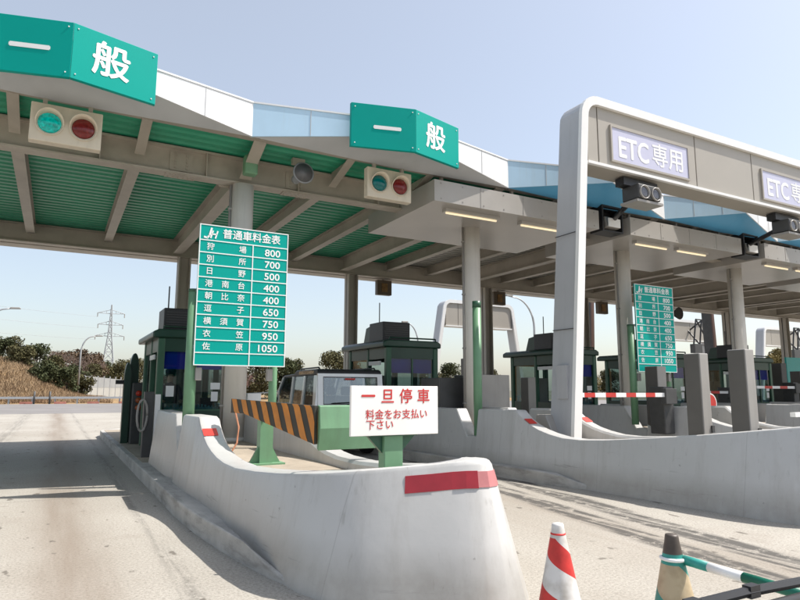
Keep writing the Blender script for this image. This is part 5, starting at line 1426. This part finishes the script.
BG = [ # x, y, height, width, material, label
 (-9.6, 87, 3.2, 5.0, m_leaf1, 'dark green bush at the left edge on top of the slope'),
 (-6.0, 90, 3.0, 4.4, m_leaf1, 'dark evergreen bush right of the left street lamp'),
 (-3.4, 86, 2.4, 3.8, m_leaf2, 'olive bush part way along the slope'),
 (-1.2, 84, 2.3, 3.6, m_leaf1, 'green bush above the dark road posts'),
 (1.2, 86, 3.2, 4.0, m_leaf1, 'dark green bush left of the noise barrier'),
 (3.0, 90, 3.0, 3.4, m_leaf2, 'olive bush at the end of the noise barrier'),
 (-4.9, 92, 3.4, 4.2, m_leaf2, 'olive bush on the ridge behind the left street lamp'),
 (-2.2, 91, 3.6, 4.2, m_leaf1, 'dark bush on the ridge, second from the left street lamp'),
 (-0.2, 92, 3.8, 4.0, m_leaf2, 'olive bush in the middle of the ridge'),
 (2.2, 94, 4.2, 4.2, m_leaf1, 'dark bush on the ridge above the noise barrier'),
 (-8.0, 92, 4.2, 5.0, m_leaf2, 'olive bush at the far left of the ridge'),
 (4.6, 100, 5.0, 4.4, m_leaf2, 'olive bush behind the first panels of the noise barrier'),
]
for i, (x, y, h, wd, mt, lb) in enumerate(BG):
    tree((x, y, hill_h(x, y) - 0.2), h, wd, mt, lb, 'bush', 12, 2200, 20 + i, trunk=False, size=0.15, group='bushes on the hillside')
BT = [(-4.6, 93, 5.2, 'bare tree on the slope above the left street lamp'), (-2.6, 95, 5.0, 'bare tree on the slope second from the left'), (-0.6, 98, 6.0, 'bare tree in the middle of the ridge'), (1.2, 100, 6.4, 'bare tree right of the middle of the ridge'),
      (3.0, 103, 6.8, 'bare tree left of the pylon'), (4.8, 110, 7.4, 'bare tree nearest the pylon')]
for i, (x, y, h, lb) in enumerate(BT):
    bare_tree((x, y, max(0, hill_h(x, y) - 0.2)), h - hill_h(x, y) * 0.5, lb, 60 + i)
TR = [
 (0.5, 106, 7.0, 6.0, m_leaf3, 'reddish brown tree on the ridge'), (3.2, 112, 7.8, 6.0, m_leaf3, 'tall reddish brown tree behind the pylon arms'), (5.6, 118, 7.6, 5.5, m_leaf3, 'reddish brown tree just left of the pylon'),
 (10.6, 126, 6.8, 6.5, m_leaf2, 'olive tree right of the pylon'), (13.6, 130, 7.4, 7.0, m_leaf2, 'olive tree left of the nearest booth'), (17.2, 132, 7.9, 7.0, m_leaf1, 'dark tree behind the nearest booth'),
 (8.0, 138, 7.0, 7.0, m_leaf1, 'dark green tree behind the pylon legs'), (21.5, 130, 7.4, 7.0, m_leaf2, 'olive tree hidden behind the nearest booth'),
 (24.4, 85, 6.4, 6.2, m_leaf2, 'olive tree just right of the nearest column'), (28.6, 87, 6.0, 5.4, m_leaf1, 'dark tree above the car roof at its left'), (31.6, 90, 6.0, 5.2, m_leaf2, 'olive tree above the car roof in the middle'),
 (35.2, 84, 7.0, 6.6, m_leaf2, 'round olive tree left of the second booth'), (39.6, 90, 6.2, 6.0, m_leaf1, 'dark tree behind the second booth'),
 (58.2, 95, 5.6, 5.5, m_leaf2, 'olive tree right of the second booth'), (62.8, 95, 6.3, 5.8, m_leaf1, 'dark tree left of the second column'), (69.0, 92, 5.6, 5.5, m_leaf2, 'olive tree left of the third booth'),
 (97, 95, 5.2, 6, m_leaf4, 'yellowish tree right of the portal leg'), (104, 96, 5.8, 6, m_leaf2, 'olive tree near the second fare sign'), (103, 60, 7.4, 5.0, m_leaf4, 'yellowish tree near the right edge'), (107, 61, 8.6, 5.5, m_leaf4, 'tall yellowish tree at the right edge'),
]
for i, (x, y, h, wd, mt, lb) in enumerate(TR):
    tree((x, y, 0), h, wd, mt, lb, 'tree', 24, 4200, 100 + i, size=0.19)
for i, (x, y) in enumerate(((18.6, 82), (20.4, 80), (22.2, 83))):
    bare_tree((x, y, 0), 4.3, ['pinkish bare bush under the fare sign, left', 'pinkish bare bush under the fare sign, middle', 'pinkish bare bush under the fare sign, right'][i], 200 + i, M('pink_twig', (0.24, 0.15, 0.13), 0.9, 0.3, 2), group='bare bushes beyond the plaza')

# dry grass on the slope: uncountable
rnd = random.Random(5)
verts, faces = [], []
for _ in range(70000):
    x = rnd.uniform(-24, 5.5); y = 73.8 + 18 * rnd.random() ** 1.5
    z = hill_h(x, y)
    if z < 0.15 and rnd.random() < 0.8: continue
    h = rnd.uniform(0.15, 0.55); a = rnd.uniform(0, 3.14); wx, wy = math.cos(a) * 0.045, math.sin(a) * 0.045
    lx, ly = rnd.gauss(0, .16), rnd.gauss(0, .16)
    i = len(verts); verts += [(x - wx, y - wy, z - 0.05), (x + wx, y + wy, z - 0.05), (x + lx, y + ly, z + h)]; faces.append((i, i + 1, i + 2))
me = bpy.data.meshes.new('dry_grass'); me.from_pydata(verts, [], faces); me.materials.append(m_grass)
o = bpy.data.objects.new('dry_grass', me); COL.objects.link(o); tag(o, 'orange brown dry grass covering the slope at the left', 'grass', kind='stuff')
